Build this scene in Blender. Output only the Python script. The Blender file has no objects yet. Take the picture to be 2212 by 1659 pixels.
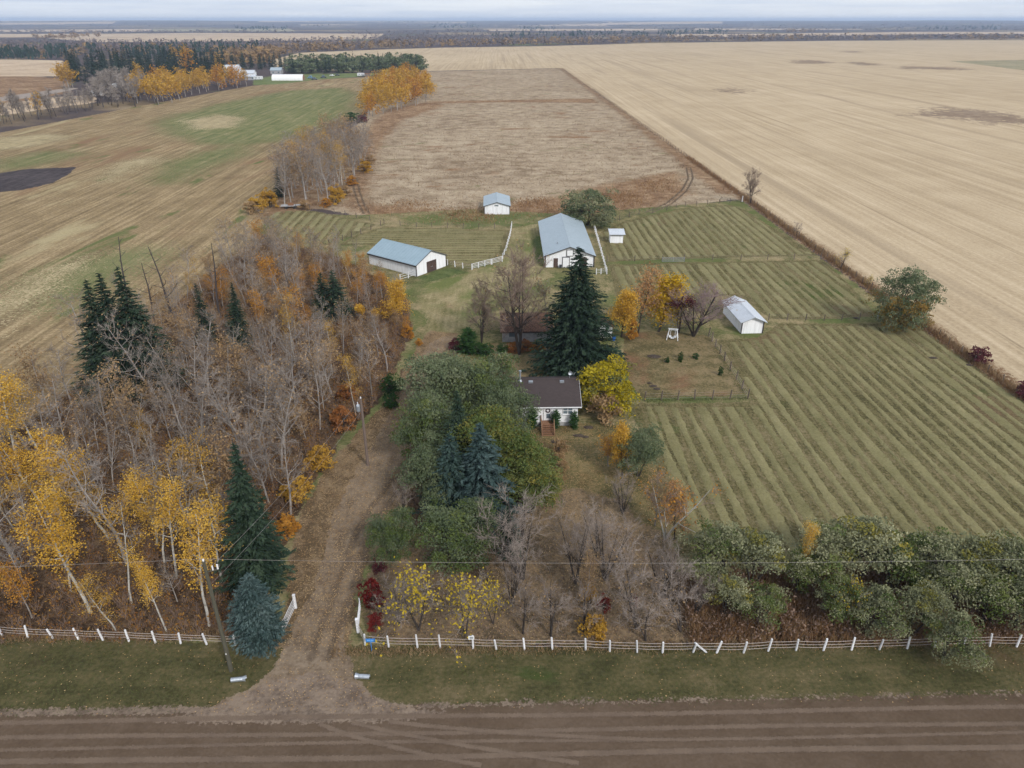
import bpy, math
import numpy as np
from mathutils import Vector, Matrix

# ---------------------------------------------------------------- camera, sky, sun, exposure
SC = bpy.context.scene
COL = SC.collection
CAM_H = 50.0
PITCH = math.radians(27.1)
YAW = math.radians(-1.2)
cam_data = bpy.data.cameras.new("camera")
cam_data.sensor_width = 36.0
cam_data.lens = 25.0
cam_data.clip_start = 0.5
cam_data.clip_end = 60000.0
cam = bpy.data.objects.new("camera", cam_data)
cam.location = (0, 0, CAM_H)
cam.rotation_euler = (math.pi / 2 - PITCH, 0, YAW)
COL.objects.link(cam)
SC.camera = cam

SUN_EL = math.radians(38)
SUN_AZ = math.radians(146)            # compass azimuth, light comes from behind right
world = bpy.data.worlds.new("World")
SC.world = world
world.use_nodes = True
wt = world.node_tree
wt.nodes.clear()
w_out = wt.nodes.new("ShaderNodeOutputWorld")
w_bg = wt.nodes.new("ShaderNodeBackground")
w_bg.inputs["Strength"].default_value = 0.10
w_sky = wt.nodes.new("ShaderNodeTexSky")
w_sky.sky_type = 'NISHITA'
w_sky.sun_disc = False
w_sky.sun_elevation = SUN_EL
w_sky.sun_rotation = SUN_AZ
w_sky.dust_density = 2.0
# a closed cloud sheet in front of the blue: long stratus streaks
w_tc = wt.nodes.new("ShaderNodeTexCoord")
w_map = wt.nodes.new("ShaderNodeMapping")
w_map.inputs["Scale"].default_value = (1.6, 1.6, 34.0)
w_n = wt.nodes.new("ShaderNodeTexNoise")
w_n.inputs["Scale"].default_value = 2.2
w_n.inputs["Detail"].default_value = 7
w_n.inputs["Roughness"].default_value = 0.6
w_r = wt.nodes.new("ShaderNodeValToRGB")
w_r.color_ramp.elements[0].position = 0.34
w_r.color_ramp.elements[0].color = (3.7, 4.2, 5.1, 1)
w_r.color_ramp.elements[1].position = 0.62
w_r.color_ramp.elements[1].color = (5.1, 5.35, 5.7, 1)
w_mix = wt.nodes.new("ShaderNodeMix")
w_mix.data_type = 'RGBA'
w_mix.inputs[0].default_value = 0.90
wt.links.new(w_tc.outputs["Generated"], w_map.inputs["Vector"])
wt.links.new(w_map.outputs["Vector"], w_n.inputs["Vector"])
wt.links.new(w_n.outputs["Fac"], w_r.inputs["Fac"])
wt.links.new(w_sky.outputs["Color"], w_mix.inputs[6])
wt.links.new(w_r.outputs["Color"], w_mix.inputs[7])
wt.links.new(w_mix.outputs[2], w_bg.inputs["Color"])
wt.links.new(w_bg.outputs["Background"], w_out.inputs["Surface"])

sun_data = bpy.data.lights.new("sun", 'SUN')
sun_data.energy = 1.5
sun_data.angle = math.radians(10)
sun_data.color = (1.0, 0.96, 0.9)
sun = bpy.data.objects.new("sun", sun_data)
sdir = Vector((math.sin(SUN_AZ) * math.cos(SUN_EL), math.cos(SUN_AZ) * math.cos(SUN_EL), math.sin(SUN_EL)))
sun.rotation_euler = (-sdir).to_track_quat('-Z', 'Y').to_euler()
sun.location = (60, -60, 200)
COL.objects.link(sun)

SC.view_settings.view_transform = 'Standard'
SC.view_settings.look = 'None'
SC.view_settings.gamma = 1.0
SC.view_settings.exposure = 0.86
SC.view_settings.use_curve_mapping = False
SC.render.engine = 'CYCLES'
SC.cycles.max_bounces = 4
SC.cycles.diffuse_bounces = 2
SC.cycles.use_adaptive_sampling = True
SC.cycles.adaptive_threshold = 0.02
SC.cycles.glossy_bounces = 2
SC.cycles.transmission_bounces = 2
SC.cycles.transparent_max_bounces = 16
SC.cycles.volume_bounces = 0
SC.cycles.use_denoising = True

# ---------------------------------------------------------------- measuring helper
# the photograph was measured on a 2212 x 1659 grid; at() returns the real place on the ground
FPX, CXP, CYP = 1536.0, 1106.0, 829.5


def at(x, y, z=0.0):
    dx = (x - CXP) / FPX
    dy = -(y - CYP) / FPX
    d = (dx, math.cos(PITCH) + math.sin(PITCH) * dy, -math.sin(PITCH) + math.cos(PITCH) * dy)
    c, s = math.cos(YAW), math.sin(YAW)
    d = (c * d[0] - s * d[1], s * d[0] + c * d[1], d[2])
    t = (z - CAM_H) / d[2]
    return np.array([d[0] * t, d[1] * t, z])


def proj(p):
    """world -> measuring grid (used only to choose which kind of tree grows where)"""
    c, s = math.cos(-YAW), math.sin(-YAW)
    x, y, z = p[..., 0], p[..., 1], p[..., 2] - CAM_H
    xr, yr = c * x - s * y, s * x + c * y
    f = yr * math.cos(PITCH) - z * math.sin(PITCH)
    u = yr * math.sin(PITCH) + z * math.cos(PITCH)
    return CXP + FPX * xr / f, CYP - FPX * u / f


def poly(pts):
    return np.array([at(*p)[:2] for p in pts])


# ---------------------------------------------------------------- node helper
class NT:
    def __init__(self, name):
        self.mat = bpy.data.materials.new(name)
        self.mat.use_nodes = True
        self.t = self.mat.node_tree
        self.t.nodes.clear()
        self.out = self.t.nodes.new("ShaderNodeOutputMaterial")

    def n(self, kind, **kw):
        nd = self.t.nodes.new(kind)
        for k, v in kw.items():
            setattr(nd, k, v)
        return nd

    def put(self, sock, val):
        if isinstance(val, bpy.types.NodeSocket):
            self.t.links.new(val, sock)
        elif isinstance(val, (tuple, list)):
            sock.default_value = tuple(val) + ((1.0,) if len(val) == 3 and sock.type == 'RGBA' else ())
        else:
            sock.default_value = val

    def pos(self):
        return self.n("ShaderNodeNewGeometry").outputs["Position"]

    def obj(self):
        return self.n("ShaderNodeTexCoord").outputs["Object"]

    def mapping(self, vec, scale=(1, 1, 1), rot=(0, 0, 0), loc=(0, 0, 0)):
        m = self.n("ShaderNodeMapping")
        self.put(m.inputs["Vector"], vec)
        m.inputs["Scale"].default_value = scale
        m.inputs["Rotation"].default_value = rot
        m.inputs["Location"].default_value = loc
        return m.outputs["Vector"]

    def noise(self, vec, scale, detail=4, rough=0.55, dist=0.0):
        m = self.n("ShaderNodeTexNoise")
        self.put(m.inputs["Vector"], vec)
        m.inputs["Scale"].default_value = scale
        m.inputs["Detail"].default_value = detail
        m.inputs["Roughness"].default_value = rough
        m.inputs["Distortion"].default_value = dist
        return m.outputs["Fac"]

    def math(self, op, a, b=0.0, c=None, clamp=False):
        m = self.n("ShaderNodeMath", operation=op, use_clamp=clamp)
        self.put(m.inputs[0], a)
        self.put(m.inputs[1], b)
        if c is not None:
            self.put(m.inputs[2], c)
        return m.outputs[0]

    def rng(self, v, a, b, c=0.0, d=1.0, smooth=False):
        m = self.n("ShaderNodeMapRange")
        if smooth:
            m.interpolation_type = 'SMOOTHSTEP'
        self.put(m.inputs[0], v)
        for i, x in enumerate((a, b, c, d)):
            m.inputs[i + 1].default_value = x
        return m.outputs[0]

    def ramp(self, fac, stops):
        r = self.n("ShaderNodeValToRGB")
        self.put(r.inputs["Fac"], fac)
        els = r.color_ramp.elements
        while len(els) < len(stops):
            els.new(0.5)
        for e, (p, c) in zip(els, stops):
            e.position = p
            e.color = tuple(c) + (1,)
        return r.outputs["Color"]

    def mix(self, fac, a, b, mode='MIX'):
        m = self.n("ShaderNodeMix", data_type='RGBA', blend_type=mode)
        self.put(m.inputs[0], fac)
        self.put(m.inputs[6], a)
        self.put(m.inputs[7], b)
        return m.outputs[2]

    def attr(self, name):
        a = self.n("ShaderNodeAttribute", attribute_name=name)
        return a.outputs["Fac"]

    def bump(self, h, strength=0.3, dist=0.05):
        b = self.n("ShaderNodeBump")
        b.inputs["Strength"].default_value = strength
        b.inputs["Distance"].default_value = dist
        self.put(b.inputs["Height"], h)
        return b.outputs["Normal"]

    def surf(self, color, rough=0.9, metal=0.0, normal=None, alpha=None, spec=0.2, transl=0.0):
        p = self.n("ShaderNodeBsdfPrincipled")
        self.put(p.inputs["Base Color"], color)
        self.put(p.inputs["Roughness"], rough)
        self.put(p.inputs["Metallic"], metal)
        self.put(p.inputs["Specular IOR Level"], spec)
        if normal is not None:
            self.put(p.inputs["Normal"], normal)
        s = p.outputs[0]
        if transl:
            t = self.n("ShaderNodeBsdfTranslucent")
            self.put(t.inputs["Color"], color)
            m = self.n("ShaderNodeMixShader")
            m.inputs[0].default_value = transl
            self.t.links.new(s, m.inputs[1])
            self.t.links.new(t.outputs[0], m.inputs[2])
            s = m.outputs[0]
        if alpha is not None:
            t = self.n("ShaderNodeBsdfTransparent")
            m = self.n("ShaderNodeMixShader")
            self.put(m.inputs[0], alpha)
            self.t.links.new(t.outputs[0], m.inputs[1])
            self.t.links.new(s, m.inputs[2])
            s = m.outputs[0]
        self.t.links.new(s, self.out.inputs["Surface"])
        return self.mat


MATS = {}
CORE = {}


def ground_mat(name, stops, macro=0.03, mid=0.25, fine=2.6, w=(0.45, 0.3, 0.35), streak=None, fringe=1.0,
               patches=(), bump=0.5, speck=None, fscale=0.35, hard=0.5, core=False):
    """ground cover: three octaves of noise through a colour ramp, optional streaks along the rows,
    optional patches of another cover, and a ragged edge where the sheet ends (attribute sd)"""
    if not core:
        ground_mat(name + "_core", stops, macro, mid, fine, w, streak, fringe, patches, bump, speck, fscale, hard, True)
        CORE[name] = fringe * (1.5 + hard * .5) + .1
    b = NT(name)
    p = b.pos()
    n1 = b.noise(p, macro, 4, 0.6, 0.4)
    n2 = b.noise(p, mid, 4, 0.6)
    n2 = b.rng(n2, .25, .75)
    n3 = b.rng(b.noise(p, fine, 5, 0.75), .27, .73)
    f = b.math('MULTIPLY', n1, w[0])
    f = b.math('MULTIPLY_ADD', n2, w[1], f)
    f = b.math('MULTIPLY_ADD', n3, w[2], f)
    tot = sum(w)
    if streak:
        sx, sy, sw = streak
        q = b.mapping(p, (sx, sy, 1))
        s = b.noise(q, 1.0, 5, 0.65, 0.3)
        f = b.math('MULTIPLY_ADD', s, sw, f)
        tot += sw
    f = b.math('DIVIDE', f, tot)
    f = b.rng(f, 0.385, 0.615)
    col = b.ramp(f, stops)
    for (scale, lo, hi, c, sx, sy) in patches:
        q = b.mapping(p, (sx, sy, 1), loc=(scale * 917.3, lo * 313.1, 0))
        pn = b.noise(q, scale, 6, 0.62, 0.5)
        cc = b.mix(n3, tuple(x * 0.68 for x in c), tuple(min(1, x * 1.1) for x in c))
        col = b.mix(b.rng(pn, lo, hi, smooth=True), col, cc)
    if speck:
        sc, lo, c = speck
        v = b.noise(p, sc, 2, 0.5)
        col = b.mix(b.rng(v, lo, lo + 0.05), col, c)
    nrm = b.bump(n3, bump, 0.12)
    sd = b.attr("sd")
    e = b.noise(p, fscale, 6, 0.7)
    e = b.math('MULTIPLY_ADD', b.math('SUBTRACT', e, 0.5), fringe * 3.0, sd)
    a = b.rng(e, -0.04 - hard * 0.5 * fringe, 0.04 + hard * 0.5 * fringe)
    a2 = b.math('GREATER_THAN', b.math('ADD', a, b.math('MULTIPLY', b.math('SUBTRACT', n3, 0.5), 0.9)), 0.5)
    d = b.n("ShaderNodeBsdfDiffuse")
    b.put(d.inputs["Color"], col)
    b.put(d.inputs["Normal"], nrm)
    if core:                          # the middle of a sheet, away from its ragged edge
        b.t.links.new(d.outputs[0], b.out.inputs["Surface"])
        MATS[name] = b.mat
        return b.mat
    t = b.n("ShaderNodeBsdfTransparent")
    m = b.n("ShaderNodeMixShader")
    b.put(m.inputs[0], a2)
    b.t.links.new(t.outputs[0], m.inputs[1])
    b.t.links.new(d.outputs[0], m.inputs[2])
    b.t.links.new(m.outputs[0], b.out.inputs["Surface"])
    MATS[name] = b.mat
    return MATS[name]


def leaf_mat(name, stops, transl=0.25, jitter=0.25, rough=0.7):
    b = NT(name)
    r = b.attr("rnd")
    oi = b.n("ShaderNodeObjectInfo")
    n = b.noise(b.obj(), 0.45, 2, 0.5)
    f = b.math('MULTIPLY_ADD', r, 0.55, b.math('MULTIPLY', b.rng(n, 0.3, 0.7), 0.45))
    f = b.math('ADD', f, b.math('MULTIPLY', b.math('SUBTRACT', oi.outputs["Random"], 0.5), jitter), clamp=True)
    col = b.ramp(f, stops)
    d = b.n("ShaderNodeBsdfDiffuse")
    b.put(d.inputs["Color"], col)
    s = d.outputs[0]
    if transl:
        t = b.n("ShaderNodeBsdfTranslucent")
        b.put(t.inputs["Color"], col)
        m = b.n("ShaderNodeMixShader")
        m.inputs[0].default_value = transl
        b.t.links.new(s, m.inputs[1])
        b.t.links.new(t.outputs[0], m.inputs[2])
        s = m.outputs[0]
    b.t.links.new(s, b.out.inputs["Surface"])
    MATS[name] = b.mat
    return MATS[name]


def plain_mat(name, c1, c2=None, scale=1.5, rough=0.7, metal=0.0, stretch=(1, 1, 1), bump=0.15, spec=0.3, lo=0.35, hi=0.65, jitter=0.0):
    b = NT(name)
    o = b.obj()
    n = b.noise(b.mapping(o, stretch), scale, 6, 0.65)
    if c2 is None:
        c2 = tuple(x * 0.75 for x in c1)
    col = b.mix(b.rng(n, lo, hi), c1, c2)
    if jitter:
        oi = b.n("ShaderNodeObjectInfo")
        v = b.rng(oi.outputs["Random"], 0, 1, 1 - jitter, 1 + jitter)
        hs = b.n("ShaderNodeHueSaturation")
        b.put(hs.inputs["Color"], col)
        b.put(hs.inputs["Value"], v)
        col = hs.outputs["Color"]
    MATS[name] = b.surf(col, rough, metal, normal=b.bump(n, bump, 0.02), spec=spec)
    return MATS[name]


# ---------------------------------------------------------------- mesh helpers
def tag(o, label=None, cat=None, group=None, kind=None):
    if label:
        o["label"] = label
    if cat:
        o["category"] = cat
    if group:
        o["group"] = group
    if kind:
        o["kind"] = kind
    return o


def link(name, mesh, parent=None, loc=None, rotz=0.0):
    o = bpy.data.objects.new(name, mesh)
    COL.objects.link(o)
    if loc is not None:
        o.location = (float(loc[0]), float(loc[1]), float(loc[2]) if len(loc) > 2 else 0.0)
    if rotz:
        o.rotation_euler.z = rotz
    if parent is not None:
        o.parent = parent
    return o


def empty(name, loc, rotz=0.0):
    o = link(name, None, None, loc, rotz)
    o.empty_display_size = 0.5
    return o


def np_mesh(name, verts, faces, mat, attrs=None, fattrs=None, smooth=False):
    """faces: list of (k,n) int arrays with n = 3 or 4"""
    me = bpy.data.meshes.new(name)
    verts = np.asarray(verts, dtype=np.float32)
    faces = [np.asarray(f, dtype=np.int32) for f in faces if len(f)]
    me.vertices.add(len(verts))
    me.vertices.foreach_set("co", verts.ravel())
    nl = sum(f.size for f in faces)
    npoly = sum(len(f) for f in faces)
    me.loops.add(nl)
    me.loops.foreach_set("vertex_index", np.concatenate([f.ravel() for f in faces]))
    me.polygons.add(npoly)
    tot = np.concatenate([np.full(len(f), f.shape[1], np.int32) for f in faces])
    st = np.concatenate([[0], np.cumsum(tot)[:-1]]).astype(np.int32)
    me.polygons.foreach_set("loop_start", st)
    me.polygons.foreach_set("loop_total", tot)
    if smooth:
        me.polygons.foreach_set("use_smooth", np.ones(npoly, dtype=bool))
    mats = mat if isinstance(mat, (list, tuple)) else [mat]
    for m in mats:
        me.materials.append(MATS[m])
    for k, v in (attrs or {}).items():
        a = me.attributes.new(k, 'FLOAT', 'POINT')
        a.data.foreach_set("value", np.asarray(v, np.float32))
    for k, v in (fattrs or {}).items():
        a = me.attributes.new(k, 'FLOAT', 'FACE')
        a.data.foreach_set("value", np.asarray(v, np.float32))
    me.update(calc_edges=True)
    return me


class MB:
    """collects boxes, bars and prisms into one mesh"""

    def __init__(self):
        self.v, self.f = [], []

    def add(self, vs, fs):
        k = len(self.v)
        self.v += [tuple(map(float, p)) for p in vs]
        self.f += [tuple(i + k for i in q) for q in fs]
        return self

    def box(self, x0, x1, y0, y1, z0, z1):
        return self.add([(x0, y0, z0), (x1, y0, z0), (x1, y1, z0), (x0, y1, z0), (x0, y0, z1), (x1, y0, z1), (x1, y1, z1), (x0, y1, z1)],
                        [(0, 3, 2, 1), (4, 5, 6, 7), (0, 1, 5, 4), (1, 2, 6, 5), (2, 3, 7, 6), (3, 0, 4, 7)])

    def bar(self, p, q, w, h=None, up=(0, 0, 1)):
        p, q = Vector(p), Vector(q)
        d = (q - p).normalized()
        s = d.cross(Vector(up))
        if s.length < 1e-4:
            s = Vector((1, 0, 0))
        s.normalize()
        u = s.cross(d)
        h = w if h is None else h
        s, u = s * w / 2, u * h / 2
        vs = [p - s - u, p + s - u, p + s + u, p - s + u, q - s - u, q + s - u, q + s + u, q - s + u]
        return self.add(vs, [(0, 3, 2, 1), (4, 5, 6, 7), (0, 1, 5, 4), (1, 2, 6, 5), (2, 3, 7, 6), (3, 0, 4, 7)])

    def tube(self, pts, rs, n=6, cap=True):
        pts = [Vector(p) for p in pts]
        rings = []
        for i, p in enumerate(pts):
            d = (pts[min(i + 1, len(pts) - 1)] - pts[max(i - 1, 0)]).normalized()
            a = d.orthogonal().normalized() if abs(d.z) > 0.95 else d.cross(Vector((0, 0, 1))).normalized()
            b = d.cross(a)
            r = rs[i] if isinstance(rs, (list, tuple)) else rs
            rings.append([p + a * r * math.cos(2 * math.pi * j / n) + b * r * math.sin(2 * math.pi * j / n) for j in range(n)])
        vs = [v for r in rings for v in r]
        fs = []
        for i in range(len(pts) - 1):
            for j in range(n):
                k = (j + 1) % n
                fs.append((i * n + j, i * n + k, (i + 1) * n + k, (i + 1) * n + j))
        if cap:
            fs.append(tuple(range(n - 1, -1, -1)))
            fs.append(tuple((len(pts) - 1) * n + j for j in range(n)))
        return self.add(vs, fs)

    def mesh(self, name, mat):
        me = bpy.data.meshes.new(name)
        me.from_pydata(self.v, [], self.f)
        me.materials.append(MATS[mat])
        me.update()
        return me

    def build(self, name, mat, parent=None, loc=None, rotz=0.0):
        return link(name, self.mesh(name, mat), parent, loc, rotz)


def sdist(P, pts):
    """signed distance of points P (n,2) to polygon pts, positive inside"""
    d2 = np.full(len(P), 1e18)
    inside = np.zeros(len(P), bool)
    m = len(pts)
    for i in range(m):
        a, b = pts[i], pts[(i + 1) % m]
        ab = b - a
        t = np.clip(((P - a) @ ab) / max(ab @ ab, 1e-9), 0, 1)
        q = P - (a + t[:, None] * ab)
        d2 = np.minimum(d2, (q * q).sum(1))
        c = (a[1] > P[:, 1]) != (b[1] > P[:, 1])
        with np.errstate(divide='ignore', invalid='ignore'):
            xi = a[0] + (P[:, 1] - a[1]) * (b[0] - a[0]) / (b[1] - a[1])
        inside ^= c & (P[:, 0] < xi)
    return np.where(inside, 1, -1) * np.sqrt(d2)


LAYER = [0.0]
SHEETS = []


def sheet(name, pts, mat, res=1.0, fringe=1.0, label=None, zfun=None, z=None):
    """a ground cover laid 4 mm above the one below, its edge ragged"""
    pts = np.asarray(pts, float)
    # 4 mm above whatever earlier sheet it overlaps
    lo_, hi_ = pts.min(0) - 3 * fringe, pts.max(0) + 3 * fringe
    srng = np.random.default_rng(len(SHEETS))
    S_ = np.concatenate([pts, lo_ + srng.random((500, 2)) * (hi_ - lo_)])
    S_ = S_[sdist(S_, pts) > -3 * fringe]
    z0 = 0.0
    for (q_, f_, zq) in SHEETS:
        if zq < z0 or (q_.min(0) - 3 * f_ > hi_).any() or (q_.max(0) + 3 * f_ < lo_).any():
            continue
        if (sdist(S_, q_) > -3 * f_).any() or (sdist(q_, pts) > -3 * fringe).any():
            z0 = max(z0, zq)
    z0 += 0.004
    SHEETS.append((pts, fringe, z0))
    LAYER[0] = max(LAYER[0], z0)
    lo, hi = pts.min(0) - 2 * fringe - res, pts.max(0) + 2 * fringe + res
    nx, ny = [max(2, int(math.ceil(v / res)) + 1) for v in (hi - lo)]
    X, Y = np.meshgrid(lo[0] + np.arange(nx) * res, lo[1] + np.arange(ny) * res)
    P = np.stack([X.ravel(), Y.ravel()], 1)
    sd = sdist(P, pts)
    idx = np.arange(nx * ny).reshape(ny, nx)
    q = np.stack([idx[:-1, :-1], idx[:-1, 1:], idx[1:, 1:], idx[1:, :-1]], -1).reshape(-1, 4)
    q = q[sd[q].max(1) > -1.8 * fringe - 0.1]
    used, inv = np.unique(q, return_inverse=True)
    q = inv.reshape(-1, 4)
    zz = np.full(len(used), z0)
    if zfun is not None:
        zz = zz + zfun(P[used])
    V = np.column_stack([P[used], zz])
    me = np_mesh(name, V, [q], [mat, mat + "_core"], attrs={"sd": sd[used]}, smooth=zfun is not None)
    me.polygons.foreach_set("material_index", (sd[used][q].min(1) > CORE[mat]).astype(np.int32))
    o = link(name, me)
    o["level"] = z0
    return tag(o, label, kind="structure")


def inside_pts(rng, pts, n):
    pts = np.asarray(pts)
    lo, hi = pts.min(0), pts.max(0)
    out = []
    k = 0
    while k < n:
        P = lo + rng.random((n * 3, 2)) * (hi - lo)
        P = P[sdist(P, pts) > 0]
        out.append(P)
        k += len(P)
        if len(P) == 0:
            break
    return np.concatenate(out)[:n]


def poisson(rng, pts, spacing, tries=6000):
    P = inside_pts(rng, pts, tries)
    keep = []
    cell = {}
    for p in P:
        k = (int(p[0] // spacing), int(p[1] // spacing))
        ok = True
        for i in (-1, 0, 1):
            for j in (-1, 0, 1):
                for q in cell.get((k[0] + i, k[1] + j), ()):
                    if (p[0] - q[0]) ** 2 + (p[1] - q[1]) ** 2 < spacing * spacing:
                        ok = False
        if ok:
            cell.setdefault(k, []).append(p)
            keep.append(p)
    return np.array(keep)

# ---------------------------------------------------------------- plant generators
def unit(v):
    return v / np.maximum(np.linalg.norm(v, axis=-1, keepdims=True), 1e-9)


def leaf_quads(rng, C, size, out=None, bias=0.0, aspect=0.6):
    """one four-cornered leaf (or leaf spray) at every centre C"""
    n = len(C)
    nr = rng.normal(size=(n, 3))
    if out is not None:
        nr = unit(nr) * (1 - bias) + unit(out) * bias
    nr = unit(nr)
    t = unit(np.cross(nr, rng.normal(size=(n, 3))))
    s = np.cross(nr, t)
    a = (size * rng.uniform(0.6, 1.35, n))[:, None] / 2
    b = a * aspect
    V = np.stack([C - a * t, C - b * s, C + a * t, C + b * s], 1).reshape(-1, 3)
    Q = np.arange(4 * n).reshape(n, 4)
    return V, Q


def tubes(P0, P1, R0, R1, sides=4):
    """open tapered tubes for many branch pieces at once"""
    P0, P1 = np.asarray(P0, float), np.asarray(P1, float)
    R0, R1 = np.asarray(R0, float), np.asarray(R1, float)
    n = len(P0)
    d = unit(P1 - P0)
    ref = np.where(np.abs(d[:, 2:3]) > 0.9, np.array([[1.0, 0, 0]]), np.array([[0, 0, 1.0]]))
    a = unit(np.cross(d, ref))
    b = np.cross(d, a)
    rings = []
    for P, R in ((P0, R0), (P1, R1)):
        for j in range(sides):
            th = 2 * math.pi * j / sides
            rings.append(P + (a * math.cos(th) + b * math.sin(th)) * R[:, None])
    V = np.stack(rings, 1).reshape(-1, 3)
    base = (np.arange(n) * 2 * sides)[:, None]
    Q = []
    for j in range(sides):
        k = (j + 1) % sides
        Q.append(np.concatenate([base + j, base + k, base + sides + k, base + sides + j], 1))
    return V, np.concatenate(Q)


def spikes(P0, P1, R):
    """three-sided tapering twigs"""
    P0, P1 = np.asarray(P0, float), np.asarray(P1, float)
    n = len(P0)
    d = unit(P1 - P0)
    ref = np.where(np.abs(d[:, 2:3]) > 0.9, np.array([[1.0, 0, 0]]), np.array([[0, 0, 1.0]]))
    a = unit(np.cross(d, ref))
    b = np.cross(d, a)
    R = np.broadcast_to(np.asarray(R, float), (n,))[:, None]
    vs = [P0 + (a * math.cos(t) + b * math.sin(t)) * R for t in (0, 2.094, 4.189)] + [P1]
    V = np.stack(vs, 1).reshape(-1, 3)
    k = (np.arange(n) * 4)[:, None]
    T = np.concatenate([np.concatenate([k + i, k + (i + 1) % 3, k + 3], 1) for i in range(3)])
    return V, T


def join(parts):
    V, F, o = [], [], 0
    for v, f in parts:
        V.append(v)
        F.append(f + o)
        o += len(v)
    return np.concatenate(V), F


def skeleton(rng, h, r, first=0.3, limbs=14, reach=0.28, rise=0.7, subs=5, twigs=5, tw=0.7, stems=1, lean=0.04, droop=0.0, top_taper=0.5, tr=0.012, curl=0.15):
    """trunk(s), limbs, branches and twigs: returns thick pieces, twig pieces and the tips"""
    P0, P1, R0, R1, T0, T1, TR, tips = [], [], [], [], [], [], [], []

    def chain(p, d, L, ra, rb, n, wob, lift):
        pts = [p]
        for i in range(n):
            d = unit(d + rng.normal(size=3) * wob + np.array([0, 0, lift]))
            q = pts[-1] + d * L / n
            P0.append(pts[-1]); P1.append(q)
            R0.append(ra + (rb - ra) * i / n); R1.append(ra + (rb - ra) * (i + 1) / n)
            pts.append(q)
        return pts, d

    for s in range(stems):
        th = rng.uniform(0, 6.28)
        if stems > 1:
            d0 = unit(np.array([math.cos(th + s * 2.4), math.sin(th + s * 2.4), 0]) * rng.uniform(0.15, 0.5) + np.array([0, 0, 1]))
            rr = r * rng.uniform(0.55, 0.9)
        else:
            d0 = unit(np.array([rng.normal() * lean, rng.normal() * lean, 1]))
            rr = r
        hh = h * (1 if stems == 1 else rng.uniform(0.8, 1.02))
        trunk, _ = chain(np.zeros(3), d0, hh, rr, rr * 0.18, 7, 0.05, 0.02)
        nl = max(2, int(limbs / stems))
        for i in range(nl):
            f = first + (0.97 - first) * (i + rng.random()) / nl
            k = min(int(f * 7), 6)
            p = trunk[k] + (trunk[k + 1] - trunk[k]) * (f * 7 - k)
            az = i * 2.4 + rng.uniform(-0.5, 0.5) + s
            L = h * reach * (1 - top_taper * (f - first) / (1 - first)) * rng.uniform(0.7, 1.25)
            d = unit(np.array([math.cos(az), math.sin(az), rise * rng.uniform(0.5, 1.4)]))
            rl = rr * (1 - f * 0.8) * 0.5
            lim, dl = chain(p, d, L, rl, rl * 0.3, 4, curl, 0.06 - droop)
            tips.append(lim[-1])
            for j in range(subs):
                g = 0.25 + 0.75 * (j + rng.random()) / subs
                kk = min(int(g * 4), 3)
                q = lim[kk] + (lim[kk + 1] - lim[kk]) * (g * 4 - kk)
                ds = unit(unit(lim[kk + 1] - lim[kk]) + rng.normal(size=3) * 0.65 + np.array([0, 0, 0.25 - droop]))
                Ls = L * 0.45 * rng.uniform(0.6, 1.2)
                sub, _ = chain(q, ds, Ls, rl * 0.32, rl * 0.14, 2, curl, 0.03 - droop)
                tips.append(sub[-1])
                for t in range(twigs):
                    u = rng.random()
                    b = sub[0] + (sub[-1] - sub[0]) * (0.25 + 0.75 * u)
                    dt = unit(ds + rng.normal(size=3) * 0.75 + np.array([0, 0, 0.2 - droop]))
                    e = b + dt * tw * rng.uniform(0.5, 1.3)
                    T0.append(b); T1.append(e); TR.append(tr * rng.uniform(0.8, 1.5))
                    tips.append(e)
    A = lambda x: np.array(x)
    return (A(P0), A(P1), A(R0), A(R1)), (A(T0), A(T1), A(TR)), A(tips)


PROTO = {}


def wood_proto(kind, seed, h, leaf=None, n_leaf=0, leaf_size=0.3, bark='bark_grey', twig='twig_grey', spread=0.35, clump=1.0, minz=0.0, cut=0.03, **kw):
    """a broadleaf tree, bare or with leaves: trunk mesh and crown mesh"""
    rng = np.random.default_rng(seed)
    (p0, p1, r0, r1), (t0, t1, tr), tips = skeleton(rng, h, **kw)
    big = r0 > cut
    tv, tf = tubes(p0[big], p1[big], r0[big], np.maximum(r1[big], 0.012), 5)
    trunk = np_mesh(kind + "_trunk", tv, [tf], bark, smooth=True)
    parts = []
    if (~big).any():
        s0, s1 = p0[~big], p1[~big]
        parts.append(spikes(s0, s1 + (s1 - s0) * 0.25, np.maximum(r0[~big], 0.016)))
    parts.append(spikes(t0, t1, tr))
    V, F = join(parts)
    nf = sum(len(f) for f in F)
    mats = [twig]
    rnd = [rng.random(nf)]
    if leaf:
        tt = tips[tips[:, 2] > minz * h]
        w = (np.sin(tt * 1.1 * clump + rng.uniform(0, 6, 3)).sum(1) > -0.9) if clump else np.ones(len(tt), bool)
        tt = tt[w] if w.sum() > 5 else tt
        C = tt[rng.integers(0, len(tt), n_leaf)] + rng.normal(size=(n_leaf, 3)) * spread
        cen = np.array([0, 0, h * 0.55])
        lv, lf = leaf_quads(rng, C, leaf_size, C - cen, 0.35)
        o = len(V)
        V = np.concatenate([V, lv])
        F = F + [lf + o]
        mats.append(leaf)
        rnd.append(rng.random(len(lf)))
    me = np_mesh(kind + "_crown", V, F, mats, fattrs={"rnd": np.concatenate(rnd)})
    if leaf:
        idx = np.concatenate([np.zeros(nf, np.int32), np.ones(n_leaf, np.int32)])
        me.polygons.foreach_set("material_index", idx)
    PROTO.setdefault(kind, []).append((trunk, me, h))


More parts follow.
